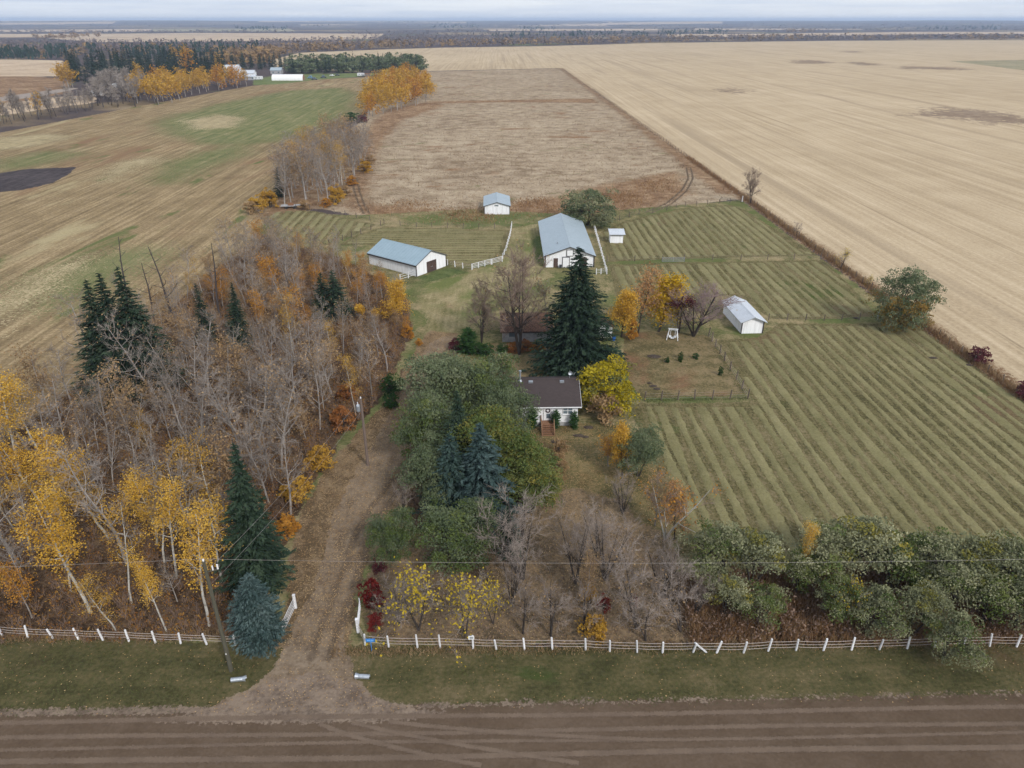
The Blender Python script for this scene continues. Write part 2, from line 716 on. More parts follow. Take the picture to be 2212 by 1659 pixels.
def spruce_proto(kind, seed, h, R, leaf, whorls=34, per=9, sprays=9, power=0.85, plump=0.0, droop=0.35, size=0.55, base=0.02, wide=0.2):
    rng = np.random.default_rng(seed)
    tv, tf = tubes(np.array([[0, 0, 0.0], [0, 0, h * 0.5]]), np.array([[0, 0, h * 0.5], [0, 0, h * 0.99]]),
                   np.array([h * 0.014 + .05, h * 0.008 + .02]), np.array([h * 0.008 + .02, 0.02]), 6)
    trunk = np_mesh(kind + "_trunk", tv, [tf], 'bark_dark', smooth=True)
    Vs, rn = [], []
    for w in range(whorls):
        f = base + (0.985 - base) * (w / (whorls - 1)) ** 0.92
        z0 = h * f
        L0 = R * ((1 - f) ** power + plump * math.sin(math.pi * min(1, f * 1.1)) * 0.35) + 0.12
        k = per if f < 0.7 else max(5, int(per * (1.3 - f)) + 2)
        for j in range(k):
            az = 2 * math.pi * (j + rng.random() * 0.9) / k + w * 1.3
            L = L0 * rng.uniform(0.52, 1.18) * (1 + .14 * math.sin(az + seed) + .08 * math.sin(3 * az + w * .35))
            zz = z0 + rng.normal() * h / whorls * 0.5
            d = np.array([math.cos(az), math.sin(az), 0])
            side = np.array([-d[1], d[0], 0])
            ns = max(3, int(sprays * (0.35 + 0.65 * L / R)))
            u = (np.arange(ns) + rng.random(ns)) / ns
            u = 0.18 + 0.82 * u
            dr = -droop * L * u ** 1.5 * 0.7 + 0.18 * L * np.maximum(0, u - 0.7)
            c = np.outer(u * L, d) + np.column_stack([np.zeros(ns), np.zeros(ns), zz + dr])
            sgn = np.where(np.arange(ns) % 2 == 0, 1.0, -1.0)
            c = c + side * (sgn * rng.uniform(0.02, 0.26, ns) * L * (1.1 - u))[:, None]
            # a drooping kite-shaped spray of needles
            fw = unit(d[None, :] * rng.uniform(0.6, 1.0, (ns, 1)) + side[None, :] * (sgn * rng.uniform(0.2, 1.0, ns))[:, None]
                      + np.array([[0, 0, -1.0]]) * rng.uniform(0.05, 0.75, (ns, 1)))
            wd = unit(np.cross(fw, np.array([0, 0, 1.0]) + rng.normal(size=(ns, 3)) * 0.35))
            ln = size * rng.uniform(0.7, 1.4, ns)[:, None] * (0.55 + 0.45 * L / R)
            wv = ln * wide
            up = np.array([0, 0, 0.06])
            v = np.stack([c - fw * ln * 0.5, c + wd * wv - fw * ln * .1, c + fw * ln * 0.62 + up, c - wd * wv - fw * ln * .1], 1)
            Vs.append(v.reshape(-1, 3))
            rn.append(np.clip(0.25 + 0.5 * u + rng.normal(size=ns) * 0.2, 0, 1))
    top = np.array([[0, 0, h * 0.96], [0.0, 0, h * 0.97]])
    V = np.concatenate(Vs)
    Q = np.arange(len(V)).reshape(-1, 4)
    me = np_mesh(kind + "_crown", V, [Q], leaf, fattrs={"rnd": np.concatenate(rn)})
    PROTO.setdefault(kind, []).append((trunk, me, h))


def round_proto(kind, seed, h, rx, leaf, bark='bark_dark', clumps=90, per=60, size=0.34, low=0.12, lump=0.33, stems=3, squash=0.8, leaf2=None, share2=0.0, low2=None):
    """a full leafy crown made of leaf clumps carried by several stems"""
    rng = np.random.default_rng(seed)
    zc = h * (0.5 + low * 0.5)
    rz = h * (0.5 - low * 0.5)
    d = unit(rng.normal(size=(clumps, 3)))
    d[:, 2] = np.where(d[:, 2] < (-0.75 if low >= .1 else -.95), -d[:, 2], d[:, 2])
    rad = rng.uniform(0.35, 0.94, clumps) ** 0.6 * (1 + 0.14 * np.sin(d[:, 0] * 4 + seed) + 0.12 * np.sin(d[:, 1] * 5 + seed * 2))
    C = d * rad[:, None] * np.array([rx * 0.86, rx * 0.86, rz * 0.9]) + np.array([0, 0, zc])
    # most clumps sit on a handful of uneven lobes, so the outline bulges and gaps open between limbs
    nl = 7
    la = np.arange(nl) * 2.4 + seed
    lr = rx * rng.uniform(.25, .66, nl)
    L = np.column_stack([np.cos(la) * lr, np.sin(la) * lr, h * rng.uniform(.38 if low >= .1 else .2, .74, nl)])
    L[0] = (0, 0, h * .72)
    ls = rx * rng.uniform(.32, .5, nl)
    li = rng.integers(0, nl, clumps)
    lob = L[li] + d * (ls[li] * rng.uniform(.6, 1.0, clumps))[:, None] * np.array([1, 1, .85])
    lob[:, 2] = np.clip(lob[:, 2], h * max(low, .05), h * .97)
    C = np.where((rng.random(clumps) < (.72 if low >= .1 else .2))[:, None], lob, C)
    if low < .1:                      # crowns that reach the ground stay wide at the foot
        C[:, :2] *= np.where(d[:, 2:3] < 0, 1.0 + 0.45 * np.abs(d[:, 2:3]), 1.0)
    if low < .1:                      # and carry leaves down to the grass
        foot = rng.random(clumps) < .22
        az = rng.uniform(0, 6.283, clumps)
        rf = rx * rng.uniform(.4, .8, clumps)
        C[foot] = np.column_stack([np.cos(az) * rf, np.sin(az) * rf, h * rng.uniform(.06, .3, clumps)])[foot]
    cr = lump * rx * rng.uniform(0.55, 1.15, clumps)
    n = clumps * per
    k = rng.integers(0, clumps, n)
    o = unit(rng.normal(size=(n, 3)))
    o[:, 2] = np.abs(o[:, 2]) * 0.9 - 0.15
    P = C[k] + o * (cr[k] * rng.uniform(0.35, 1.0, n) ** 0.5 * np.where(rng.random(n) < .1, rng.uniform(1.1, 1.6, n), 1.0))[:, None] * np.array([1, 1, squash])
    P[:, 2] = np.maximum(P[:, 2], 0.15)
    lv, lf = leaf_quads(rng, P, size, o, 0.3, 0.55)
    crn = rng.random(clumps)
    rnd = np.clip(crn[k] * 0.75 + rng.random(n) * 0.28, 0, 1)
    mats = [leaf] + ([leaf2] if leaf2 else [])
    # stems and limbs
    P0, P1, R0, R1 = [], [], [], []
    r0 = 0.012 * h + 0.05
    for s in range(stems):
        a = 2.1 * s + seed
        e = np.array([math.cos(a) * rx * 0.3, math.sin(a) * rx * 0.3, zc * 0.8])
        b = np.array([math.cos(a) * 0.15 * min(1, stems - 1), math.sin(a) * 0.15 * min(1, stems - 1), 0])
        m = (b + e) / 2 + np.array([0, 0, 0.25])
        P0 += [b, m]; P1 += [m, e]; R0 += [r0, r0 * .75]; R1 += [r0 * .75, r0 * .5]
        for q in rng.choice(clumps, min(clumps, 9), replace=False):
            P0.append(e); P1.append(C[q]); R0.append(r0 * .4); R1.append(0.015)
    tv, tf = tubes(P0, P1, R0, R1, 5)
    trunk = np_mesh(kind + "_trunk", tv, [tf], bark, smooth=True)
    me = np_mesh(kind + "_crown", lv, [lf], mats, fattrs={"rnd": rnd})
    if leaf2:
        pick = (crn[k] * 7.13 % 1.0) < share2
        if low2:
            pick &= C[k][:, 2] < low2 * h
        me.polygons.foreach_set("material_index", pick.astype(np.int32))
    PROTO.setdefault(kind, []).append((trunk, me, h))


NAMES = {'yellow': 'golden_tree', 'peach': 'tan_tree', 'bare': 'bare_tree', 'sparse': 'brown_tree', 'aspen': 'aspen_tree', 'thin_aspen': 'aspen_tree', 'orange': 'orange_tree', 'tan_tree': 'tan_tree', 'vase': 'bare_tree', 'spread_bare': 'bare_tree',
         'apple': 'apple_tree', 'apple_yellow': 'apple_tree', 'birch': 'birch_tree', 'golden': 'golden_tree', 'blaze': 'golden_tree', 'wine': 'red_tree', 'willow': 'leafy_tree', 'caragana': 'willow_tree', 'field_willow': 'willow_tree',
         'big_willow': 'willow_tree', 'yellow_bush': 'golden_tree', 'far_gold': 'gold_aspen', 'far_orange': 'orange_aspen', 'far_bare': 'bare_poplar', 'far_spruce': 'spruce_tree', 'far_green': 'leafy_tree'}
TREES = []
trng = np.random.default_rng(77)


def plant(kind, loc, h, label, cat="tree", name=None, group=None, widen=1.0, parts=True, rot=None, which=None):
    """one tree: its own Empty with a trunk and a crown"""
    var = PROTO[kind]
    v = var[int(trng.integers(0, len(var)))] if which is None else var[which]
    s = h / v[2]
    rz = float(trng.uniform(0, 6.28)) if rot is None else rot
    root = empty(name or NAMES.get(kind, "tree"), (loc[0], loc[1], 0.0), rz)
    root.rotation_euler = (float(trng.normal() * 0.02), float(trng.normal() * 0.02), rz)
    root.scale = (s * widen, s * widen, s)
    tag(root, label, cat, group)
    link("trunk", v[0], root)
    link("crown", v[1], root)
    TREES.append(root)
    return root


def top_at(tx, ty, h):
    """foot of a tree of height h whose top is seen at (tx, ty) on the measuring grid"""
    p = at(tx, ty, h)
    return p


def blades(rng, P, h, w, lean=0.35, z=0.0):
    """upright grass blades, one triangle each, on points P (n,2)"""
    n = len(P)
    th = rng.uniform(0, 6.28, n)
    hh = h * rng.uniform(0.5, 1.3, n)
    B = np.column_stack([P, np.full(n, z)])
    t = np.column_stack([np.cos(th), np.sin(th), np.zeros(n)]) * (w * rng.uniform(0.6, 1.4, n))[:, None]
    a2 = rng.uniform(0, 6.28, n)
    top = B + np.column_stack([np.cos(a2) * lean * hh, np.sin(a2) * lean * hh, hh])
    V = np.stack([B - t, B + t, top], 1).reshape(-1, 3)
    return V, np.arange(3 * n).reshape(n, 3)


def stuff_mesh(name, parts, mat, label, cat, seed=1, crnd=None):
    V, F = join(parts)
    rng = np.random.default_rng(seed)
    nf = sum(len(f) for f in F)
    me = np_mesh(name, V, F, mat, fattrs={"rnd": rng.random(nf) if crnd is None else crnd})
    return tag(link(name, me), label, cat, kind="stuff")

# ---------------------------------------------------------------- materials of the ground
ground_mat('m_base', [(0, (.16, .12, .075)), (.5, (.22, .165, .10)), (1, (.29, .22, .14))], 0.004, 0.03, 0.6, fringe=1,
           patches=((0.0016, .40, .46, (.095, .075, .072), 1, 1), (0.004, .6, .63, (.13, .14, .06), 1, 1)))
ground_mat('m_stubble', [(0, (.34, .26, .165)), (.35, (.42, .325, .212)), (.7, (.475, .375, .25)), (1, (.54, .43, .30))], 0.006, 0.05, 1.2,
           w=(.25, .15, .3), streak=(0.55, 0.006, .7), fringe=0.8, fscale=0.3,
           patches=((0.10, .54, .68, (.40, .31, .205), 1, .02), (0.42, .61, .70, (.345, .265, .17), 1, .012)))
ground_mat('m_stubble_far', [(0, (.34, .26, .18)), (.5, (.45, .34, .235)), (1, (.52, .41, .29))], 0.003, 0.02, 0.2, fringe=6, fscale=0.02)
ground_mat('m_meadow_far', [(0, (.19, .17, .10)), (.5, (.27, .24, .15)), (1, (.33, .28, .18))], 0.003, 0.02, 0.2, fringe=6, fscale=0.02)
ground_mat('m_darkspot', [(0, (.18, .125, .09)), (1, (.30, .23, .16))], 0.03, 0.2, 0.14, fringe=7, fscale=0.05, streak=(.5, .01, .4), hard=9.0)
ground_mat('m_pasture', [(0, (.19, .138, .09)), (.35, (.285, .216, .146)), (.65, (.345, .272, .188)), (1, (.42, .34, .24))], 0.02, 0.16, 1.1,
           w=(.3, .3, .32), fringe=1.5, streak=(.12, .45, .25),
           patches=((0.035, .58, .70, (.26, .155, .09), 1, 1.6), (0.05, .60, .72, (.17, .165, .075), 1, 2)), bump=0.4)
ground_mat('m_rust', [(0, (.14, .085, .05)), (.4, (.22, .135, .078)), (.75, (.29, .19, .115)), (1, (.36, .26, .16))], 0.05, 0.3, 1.6, fringe=3.0, fscale=0.12, bump=1.0, hard=5.0)
ground_mat('m_hayfield', [(0, (.145, .105, .06)), (.4, (.225, .165, .092)), (.7, (.29, .215, .122)), (1, (.38, .29, .17))], 0.012, 0.12, 1.4,
           w=(.15, .15, .35), streak=(0.75, 0.02, .8), fringe=1.5, hard=2.0,
           patches=((0.02, .53, .68, (.24, .15, .088), 1.8, .5), (0.035, .57, .70, (.40, .33, .19), 1.4, .35), (0.05, .60, .68, (.14, .15, .06), 1.6, .4)))
ground_mat('m_swath', [(0, (.105, .115, .048)), (.4, (.15, .158, .068)), (.75, (.20, .19, .092)), (1, (.29, .24, .135))], 0.03, 0.2, 1.3, w=(.2, .2, .3), streak=(.4, .02, .8), fringe=7, fscale=0.05, hard=7.0)
ground_mat('m_pale', [(0, (.22, .18, .10)), (.5, (.34, .275, .16)), (1, (.46, .38, .23))], 0.05, 0.3, 1.6, fringe=4, fscale=0.1, hard=7, streak=(.6, .05, .6))
ground_mat('m_soil', [(0, (.045, .038, .04)), (1, (.10, .085, .085))], 0.05, 0.4, 2, fringe=1.5, streak=(.6, .05, .5))
ground_mat('m_yard', [(0, (.09, .09, .04)), (.4, (.165, .148, .07)), (.7, (.23, .19, .10)), (1, (.30, .235, .135))], 0.05, 0.3, 2.2, fringe=1.0, patches=((.06, .47, .64, (.12, .14, .05), 1, 1),))
ground_mat('m_lane', [(0, (.13, .12, .052)), (.5, (.23, .195, .10)), (1, (.33, .27, .155))], 0.05, 0.3, 2.0, fringe=1.5, streak=(1.2, .08, .5), hard=2.0, patches=((.07, .46, .62, (.15, .165, .06), 1, .7), (.1, .60, .72, (.29, .20, .12), 1, .8)))
ground_mat('m_paddock', [(0, (.08, .072, .034)), (.35, (.142, .122, .058)), (.7, (.195, .163, .083)), (1, (.25, .20, .115))], 0.04, 0.3, 2.6,
           w=(.25, .25, .5), streak=(1.6, .12, .5), fringe=0.7,
           patches=((0.03, .57, .68, (.20, .135, .08), 1, 1), (0.045, .6, .7, (.085, .115, .035), 1, 1)), bump=1.2)
ground_mat('m_lawn', [(0, (.10, .085, .04)), (.5, (.17, .135, .07)), (1, (.24, .18, .10))], 0.07, 0.4, 2.4, fringe=0.6,
           patches=((0.06, .52, .66, (.20, .115, .065), 1, 1),))
ground_mat('m_front', [(0, (.09, .08, .036)), (.5, (.155, .128, .058)), (1, (.225, .17, .085))], 0.09, 0.4, 2.6, fringe=1.2,
           patches=((0.08, .50, .64, (.19, .115, .055), 1, 1),))
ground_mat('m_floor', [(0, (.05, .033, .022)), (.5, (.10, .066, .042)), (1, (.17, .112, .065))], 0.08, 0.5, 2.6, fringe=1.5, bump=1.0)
ground_mat('m_orchard', [(0, (.105, .08, .05)), (.5, (.18, .132, .082)), (1, (.265, .19, .115))], 0.09, 0.5, 2.8, fringe=1.5, bump=0.8)
ground_mat('m_verge', [(0, (.05, .048, .022)), (.4, (.08, .073, .033)), (.75, (.114, .095, .047)), (1, (.15, .118, .065))], 0.05, 0.3, 3.0, fringe=0.8,
           streak=(.05, .7, .4), patches=((0.05, .56, .66, (.115, .08, .045), .6, 1), (0.07, .6, .68, (.05, .075, .022), .5, 1)))
ground_mat('m_green', [(0, (.06, .085, .03)), (1, (.12, .14, .055))], 0.2, 0.6, 3, fringe=1.2, hard=3)
ground_mat('m_drive', [(0, (.125, .09, .061)), (.5, (.19, .142, .099)), (1, (.255, .197, .141))], 0.08, 0.5, 3.2, fringe=0.7, bump=0.5, streak=(.9, .15, .3))
ground_mat('m_leafy', [(0, (.10, .07, .04)), (.5, (.165, .115, .068)), (1, (.25, .18, .11))], 0.08, 0.6, 3.4, fringe=1.0, bump=0.7)
ground_mat('m_road', [(0, (.088, .061, .041)), (.5, (.106, .075, .052)), (1, (.126, .091, .065))], 0.03, 0.3, 3.5,
           w=(.45, .25, .25), streak=(0.01, .35, .15), fringe=0.5, bump=0.12, fscale=0.5)
ground_mat('m_dust', [(0, (.128, .094, .070)), (1, (.165, .122, .090))], 0.2, 0.8, 9, fringe=0.05, bump=0.1, fscale=.8, hard=7)
ground_mat('m_shoulder', [(0, (.12, .09, .068)), (.5, (.175, .133, .102)), (1, (.235, .18, .135))], 0.08, 0.6, 3.5, fringe=0.3, bump=0.4, hard=2.5)
ground_mat('m_dirt', [(0, (.028, .022, .018)), (1, (.07, .055, .04))], 0.3, 1.0, 5, fringe=0.25, fscale=1.3)
ground_mat('m_rut', [(0, (.10, .074, .052)), (1, (.165, .122, .085))], 0.3, 1.0, 4, fringe=0.1, fscale=0.9, hard=8)
ground_mat('m_roadfar', [(0, (.24, .20, .17)), (1, (.33, .28, .24))], 0.02, 0.2, 1, fringe=1.5, fscale=0.1)
ground_mat('m_farmgreen', [(0, (.10, .13, .05)), (1, (.18, .2, .09))], 0.02, 0.1, 1, fringe=3, fscale=0.06)
ground_mat('m_greywood', [(0, (.10, .085, .08)), (1, (.17, .14, .13))], 0.003, 0.03, 0.3, fringe=12, fscale=0.01)

leaf_mat('hay', [(0, (.12, .115, .05)), (.5, (.205, .185, .085)), (1, (.29, .255, .13))], 0.1, 0.2)
def windrow_mat():
    b = NT('windrow')
    p = b.pos()
    n = b.rng(b.noise(p, 3.2, 5, .75), .28, .72)
    m = b.rng(b.noise(p, .22, 4, .6), .3, .7)
    oi = b.n("ShaderNodeObjectInfo")
    f = b.math('MULTIPLY_ADD', n, .5, b.math('MULTIPLY', m, .3))
    f = b.math('ADD', f, b.math('MULTIPLY', oi.outputs["Random"], .2))
    col = b.ramp(f, [(0, (.09, .082, .036)), (.4, (.18, .162, .076)), (.7, (.24, .212, .106)), (1, (.33, .28, .16))])
    MATS['windrow'] = b.surf(col, .95, normal=b.bump(n, .6, .1), spec=.1)


windrow_mat()
leaf_mat('drygrass', [(0, (.16, .10, .055)), (.5, (.27, .185, .10)), (1, (.40, .29, .17))], 0.15)
leaf_mat('rustgrass', [(0, (.14, .075, .042)), (.5, (.25, .145, .075)), (1, (.36, .23, .12))], 0.15)
leaf_mat('pasturegrass', [(0, (.20, .135, .085)), (.5, (.32, .235, .15)), (1, (.43, .335, .225))], 0.15)
leaf_mat('greengrass', [(0, (.05, .07, .022)), (1, (.11, .13, .045))], 0.15)
leaf_mat('litter', [(0, (.20, .11, .05)), (.5, (.36, .23, .11)), (1, (.55, .40, .22))], 0.0)

# ---------------------------------------------------------------- the ground, out to the horizon
def hills(P):
    r = np.linalg.norm(P, axis=1)
    x, y = P[:, 0], P[:, 1]
    n = (np.sin(x / 2100 + 1.3) * np.sin(y / 2600 + .4) + 0.6 * np.sin(x / 900 + y / 1700) + 0.35 * np.sin(x / 470 - y / 800 + 2))
    t = np.clip((r - 5500) / 6500, 0, 1)
    return t * t * (3 - 2 * t) * (36 + 6 * n)


radii = np.concatenate([[0.001, 30, 80, 200, 500, 1000, 1800, 2600, 3600], np.linspace(4600, 22000, 60)])
nseg = 220
ang = np.linspace(0, 2 * np.pi, nseg, endpoint=False)
GP = np.stack([np.outer(radii, np.cos(ang)).ravel(), np.outer(radii, np.sin(ang)).ravel()], 1)
gi = np.arange(len(radii) * nseg).reshape(len(radii), nseg)
gq = np.stack([gi[:-1], np.roll(gi[:-1], -1, 1), np.roll(gi[1:], -1, 1), gi[1:]], -1).reshape(-1, 4)
gm = np_mesh("ground", np.column_stack([GP, hills(GP)]), [gq], 'm_base', attrs={"sd": np.full(len(GP), 99.0)}, smooth=True)
tag(link("ground", gm), "open prairie reaching to the wooded horizon", kind="structure")

XB = 78.1            # east edge of the property, a straight north-south fence line
# far fields, farthest first
FAR = [
    ('m_stubble_far', [(-60, 62), (60, 60), (330, 62), (320, 68), (-60, 69)]),
    ('m_stubble_far', [(-80, 52), (260, 52.5), (240, 57), (-80, 58)]),
    ('m_meadow_far', [(330, 59), (620, 60), (640, 68), (330, 68)]),
    ('m_stubble_far', [(100, 82), (280, 73), (420, 71), (650, 72), (830, 73), (810, 84), (700, 87), (450, 90), (200, 91)]),
    ('m_stubble_far', [(-80, 74), (200, 73), (320, 72), (250, 80), (-80, 81)]),
    ('m_stubble_far', [(560, 50), (1000, 50), (1010, 54), (560, 54)]),
    ('m_stubble_far', [(930, 55), (1300, 54.5), (1330, 60), (1080, 62), (930, 60)]),
    ('m_stubble_far', [(1300, 51), (1560, 51), (1560, 55), (1300, 56)]),
    ('m_stubble_far', [(650, 56), (900, 56), (900, 61), (650, 61)]),
    ('m_stubble_far', [(1440, 74), (1700, 72), (1980, 69), (2400, 68), (2400, 73), (2000, 74), (1700, 79), (1440, 80)]),
    ('m_stubble_far', [(1040, 63), (1420, 62), (1420, 66), (1060, 67)]),
    ('m_stubble_far', [(1500, 61), (1880, 60), (1860, 64), (1500, 65)]),
    ('m_meadow_far', [(1900, 61), (2400, 59), (2400, 63), (1900, 64)]),
    ('m_stubble_far', [(-90, 128), (60, 129), (136, 131), (140, 150), (130, 165), (-90, 167)]),
]
for i, (m, pts) in enumerate(FAR):
    P = poly(pts)
    far = np.linalg.norm(P, axis=1).max()
    sheet("far_field", P, m, res=max(12.0, far / 120), fringe=8.0, label="pale harvested field far off near the horizon", zfun=hills)

sheet("meadow", poly([(-150, 164), (60, 165), (150, 170), (150, 200), (30, 225), (-150, 240)]), 'm_rust', 4, 3, "brown meadow beside the far farm track")
sheet("meadow", poly([(-150, 232), (30, 222), (130, 208), (215, 205), (200, 222), (100, 235), (0, 250), (-150, 270)]), 'm_stubble_far', 4, 5, "pale stubble strip beyond the bare tree row")
sheet("farm_track", poly([(-120, 214), (0, 210), (70, 200), (150, 190), (172, 190), (150, 196), (80, 209), (0, 219), (-120, 224)]), 'm_roadfar', 3, 1.0, "grey farm track leading to the far trees")

field = np.array([(XB, -60), (1100, -60), (2600, 1500), tuple(at(2212, 87)[:2]), tuple(at(1824, 88)[:2]), tuple(at(1550, 91)[:2]), tuple(at(1404, 93.5)[:2]),
                  tuple(at(1160, 100)[:2]), tuple(at(955, 103)[:2]), tuple(at(798, 108)[:2]), tuple(at(648, 114)[:2]), tuple(at(590, 128)[:2]), tuple(at(590, 146)[:2]),
                  tuple(at(760, 156)[:2]), tuple(at(904, 154)[:2]), (XB, 909)])
sheet("stubble_field", field, 'm_stubble', 9.0, 0.8, "wide pale stubble field right of the fence line")
sheet("far_field", poly([(2050, 132), (2400, 127), (2400, 168), (2212, 152)]), 'm_meadow_far', 6, 2, "green strip in the stubble at the right edge")
for k, (x, y, w, h) in enumerate([(2110, 250, 130, 12), (2010, 147, 70, 4), (1750, 134, 45, 3), (1865, 138, 35, 2.5), (1843, 112, 14, 2), (1580, 196, 25, 4)]):
    th = np.linspace(0, 2 * np.pi, 14, endpoint=False)
    sheet("damp_hollow", poly([(x + w * math.cos(a) * (1 + .25 * math.sin(3 * a + k)), y + h * math.sin(a) * (1 + .5 * math.sin(2 * a + k * 2)) + .04 * w * math.cos(a)) for a in th]), 'm_darkspot', 3 if y > 160 else 8, 12, "dark damp hollow in the pale stubble field")

hay = poly([(-400, 320), (0, 287), (130, 262), (330, 224), (540, 186), (660, 173), (800, 166), (812, 178), (795, 235), (775, 255), (690, 295), (640, 330), (600, 440), (590, 465), (560, 520), (460, 600), (300, 720), (150, 850), (0, 960), (-300, 1100), (-700, 900)])
sheet("hay_field", hay, 'm_hayfield', 4.0, 1.5, "cut hay field streaked green and brown on the left")
sheet("green_swath", poly([(330, 262), (470, 225), (620, 196), (740, 190), (770, 205), (750, 250), (680, 285), (600, 305), (480, 318), (400, 300), (360, 285)]), 'm_swath', 3, 9, "green regrowth across the far half of the hay field")
sheet("green_swath", poly([(330, 385), (380, 345), (470, 318), (560, 300), (520, 335), (430, 370), (360, 395)]), 'm_swath', 3, 9, "green regrowth in the middle of the hay field")
sheet("green_swath", poly([(40, 620), (120, 575), (240, 545), (340, 540), (300, 590), (200, 640), (90, 660)]), 'm_swath', 2, 9, "green regrowth beside the three dark spruces")
sheet("green_swath", poly([(0, 345), (120, 325), (170, 335), (60, 360), (0, 368)]), 'm_swath', 2.5, 9, "green strip above the bare soil patch")
sheet("pale_tussocks", poly([(225, 385), (260, 352), (330, 338), (335, 348), (280, 368), (240, 392)]), 'm_pale', 1.5, 6, "pale tussocks in the hay field")
sheet("pale_tussocks", poly([(-40, 690), (60, 610), (180, 560), (140, 600), (40, 660), (-40, 730)]), 'm_pale', 1.5, 6, "pale tussocks at the left edge of the hay field")
sheet("pale_tussocks", poly([(400, 262), (470, 248), (525, 255), (500, 276), (420, 280)]), 'm_pale', 2.5, 6, "tan patch in the green part of the hay field")
sheet("pale_tussocks", poly([(-80, 305), (100, 290), (160, 295), (60, 318), (-80, 335)]), 'm_pale', 2.5, 6, "pale strip along the far edge of the hay field")
sheet("farm_yard", poly([(545, 172), (600, 163), (760, 158), (905, 155), (900, 162), (800, 164), (690, 172), (600, 182), (548, 184)]), 'm_farmgreen', 4, 3, "green farmyard grass round the far white sheds")
sheet("bare_soil", poly([(-120, 385), (0, 374), (60, 365), (165, 361), (150, 376), (110, 397), (50, 410), (0, 415), (-120, 425)]), 'm_soil', 1.5, 1.2, "patch of dark bare soil at the left edge")
past = np.array([tuple(at(904, 155)[:2]), (XB - .5, 905), (XB - 0.5, 224)] + [tuple(at(*p)[:2]) for p in [(1480, 445), (1380, 463), (1330, 482), (1165, 487), (1110, 494), (900, 491), (780, 468), (700, 452), (600, 450), (640, 380), (700, 320), (780, 262), (800, 235), (870, 185)]])
sheet("pasture", past, 'm_pasture', 4.0, 1.5, "rough tan pasture behind the barns")
sheet("rusty_grass", poly([(1105, 492), (900, 489), (790, 467), (730, 440), (800, 440), (1000, 455), (1170, 430), (1300, 400), (1460, 370), (1490, 420), (1380, 458), (1300, 480), (1165, 484)]), 'm_rust', 1.5, 3.0, "rusty red grass along the near edge of the pasture")
sheet("rusty_grass", poly([(740, 440), (770, 330), (800, 270), (840, 235), (930, 220), (960, 228), (870, 260), (830, 300), (800, 360), (790, 440)]), 'm_rust', 2, 3.0, "rusty red grass on the left edge of the pasture")
sheet("rusty_grass", poly([(925, 219), (1100, 216), (1275, 213), (1300, 224), (1275, 222), (1100, 221), (930, 224)]), 'm_rust', 3, 2.5, "rusty line of grass across the far pasture")
ex = XB
sheet("rusty_grass", [(ex - 3.5, 900), (ex - .2, 905), (ex + .6, 230), (ex - 7, 232), (ex - 4, 400)], 'm_rust', 2.5, 1.8, "rusty grass strip along the far fence line")
sheet("rusty_grass", [(ex - 1.3, 228), (ex + 1.3, 228), (ex + 1.6, 45), (ex - 1.0, 45)], 'm_rust', 0.8, 0.8, "rusty grass strip along the near fence line")

# yard and paddocks
sheet("yard_grass", np.array([(-8, 212), (20, 205), (76, 222), (76.6, 46), (-32, 46), (-32, 60), (-28, 80), (-24, 110), (-24, 140), (-34, 160), (-66, 190), (-60, 208), (-40, 205)]), 'm_yard', 1.5, 1.0, "mown yard grass round the farm buildings")
sheet("lane", poly([(1112, 492), (1160, 484), (1170, 520), (1172, 585), (1200, 600), (1120, 620), (1060, 640), (1010, 690), (985, 735), (930, 740), (925, 700), (910, 650), (925, 610), (1010, 590), (1080, 570), (1100, 530)]), 'm_lane', 1.2, 1.5, "worn grass lane between the barns")
sheet("green_grass", poly([(1150, 520), (1170, 505), (1178, 578), (1160, 570)]), 'm_green', 0.8, 1.0, "green grass with painted barn shade on the left side of the big barn")  # barn's soft shadow put into the dark green of this grass sheet
sheet("green_grass", poly([(900, 602), (965, 578), (1010, 588), (920, 612)]), 'm_green', 0.8, 1.0, "green grass in front of the left barn doors")

PADS = []


def paddock(pts, label, spacing=2.0, along='y', margin=1.0, ang=0.0):
    P = poly(pts)
    o = sheet("mown_paddock", P, 'm_paddock', 1.2, 0.7, label)
    PADS.append((o, P, spacing, along, margin, ang))


paddock([(575, 458), (640, 453), (690, 458), (760, 474), (815, 486), (760, 508), (700, 532), (640, 540), (590, 510)], "mown paddock beside the left grove", 2.6)
paddock([(830, 489), (900, 493), (1000, 495), (1100, 497), (1090, 540), (1072, 562), (1010, 574), (960, 566), (900, 545), (780, 528), (730, 530), (770, 508)], "mown paddock behind the left barn", 2.0, 'x', 1.0, -0.02)
paddock([(1300, 500), (1345, 480), (1400, 466), (1490, 448), (1580, 443), (1610, 455), (1765, 553), (1600, 556), (1450, 560), (1312, 566)], "upper mown paddock right of the big barn", 2.1)
paddock([(1316, 573), (1450, 568), (1775, 562), (1830, 610), (1895, 682), (1790, 690), (1665, 690), (1600, 640), (1540, 640), (1460, 640), (1330, 640)], "middle mown paddock beside the long shed", 2.1)
big = np.array([tuple(at(1900, 699)[:2]), (XB - 1.0, 118), (XB - 0.8, 50), (20, 50), tuple(at(1480, 1250)[:2]), tuple(at(1440, 1090)[:2]), tuple(at(1400, 960)[:2]), tuple(at(1365, 900)[:2]), tuple(at(1375, 872)[:2]),
                tuple(at(1480, 872)[:2]), tuple(at(1625, 870)[:2]), tuple(at(1590, 800)[:2]), tuple(at(1545, 735)[:2]), tuple(at(1640, 730)[:2]), tuple(at(1680, 700)[:2])])
o_big = sheet("mown_paddock", big, 'm_paddock', 1.2, 0.7, "large mown paddock in the right foreground")
PADS.append((o_big, big, 1.95, 'y', 0.9, 0.0))

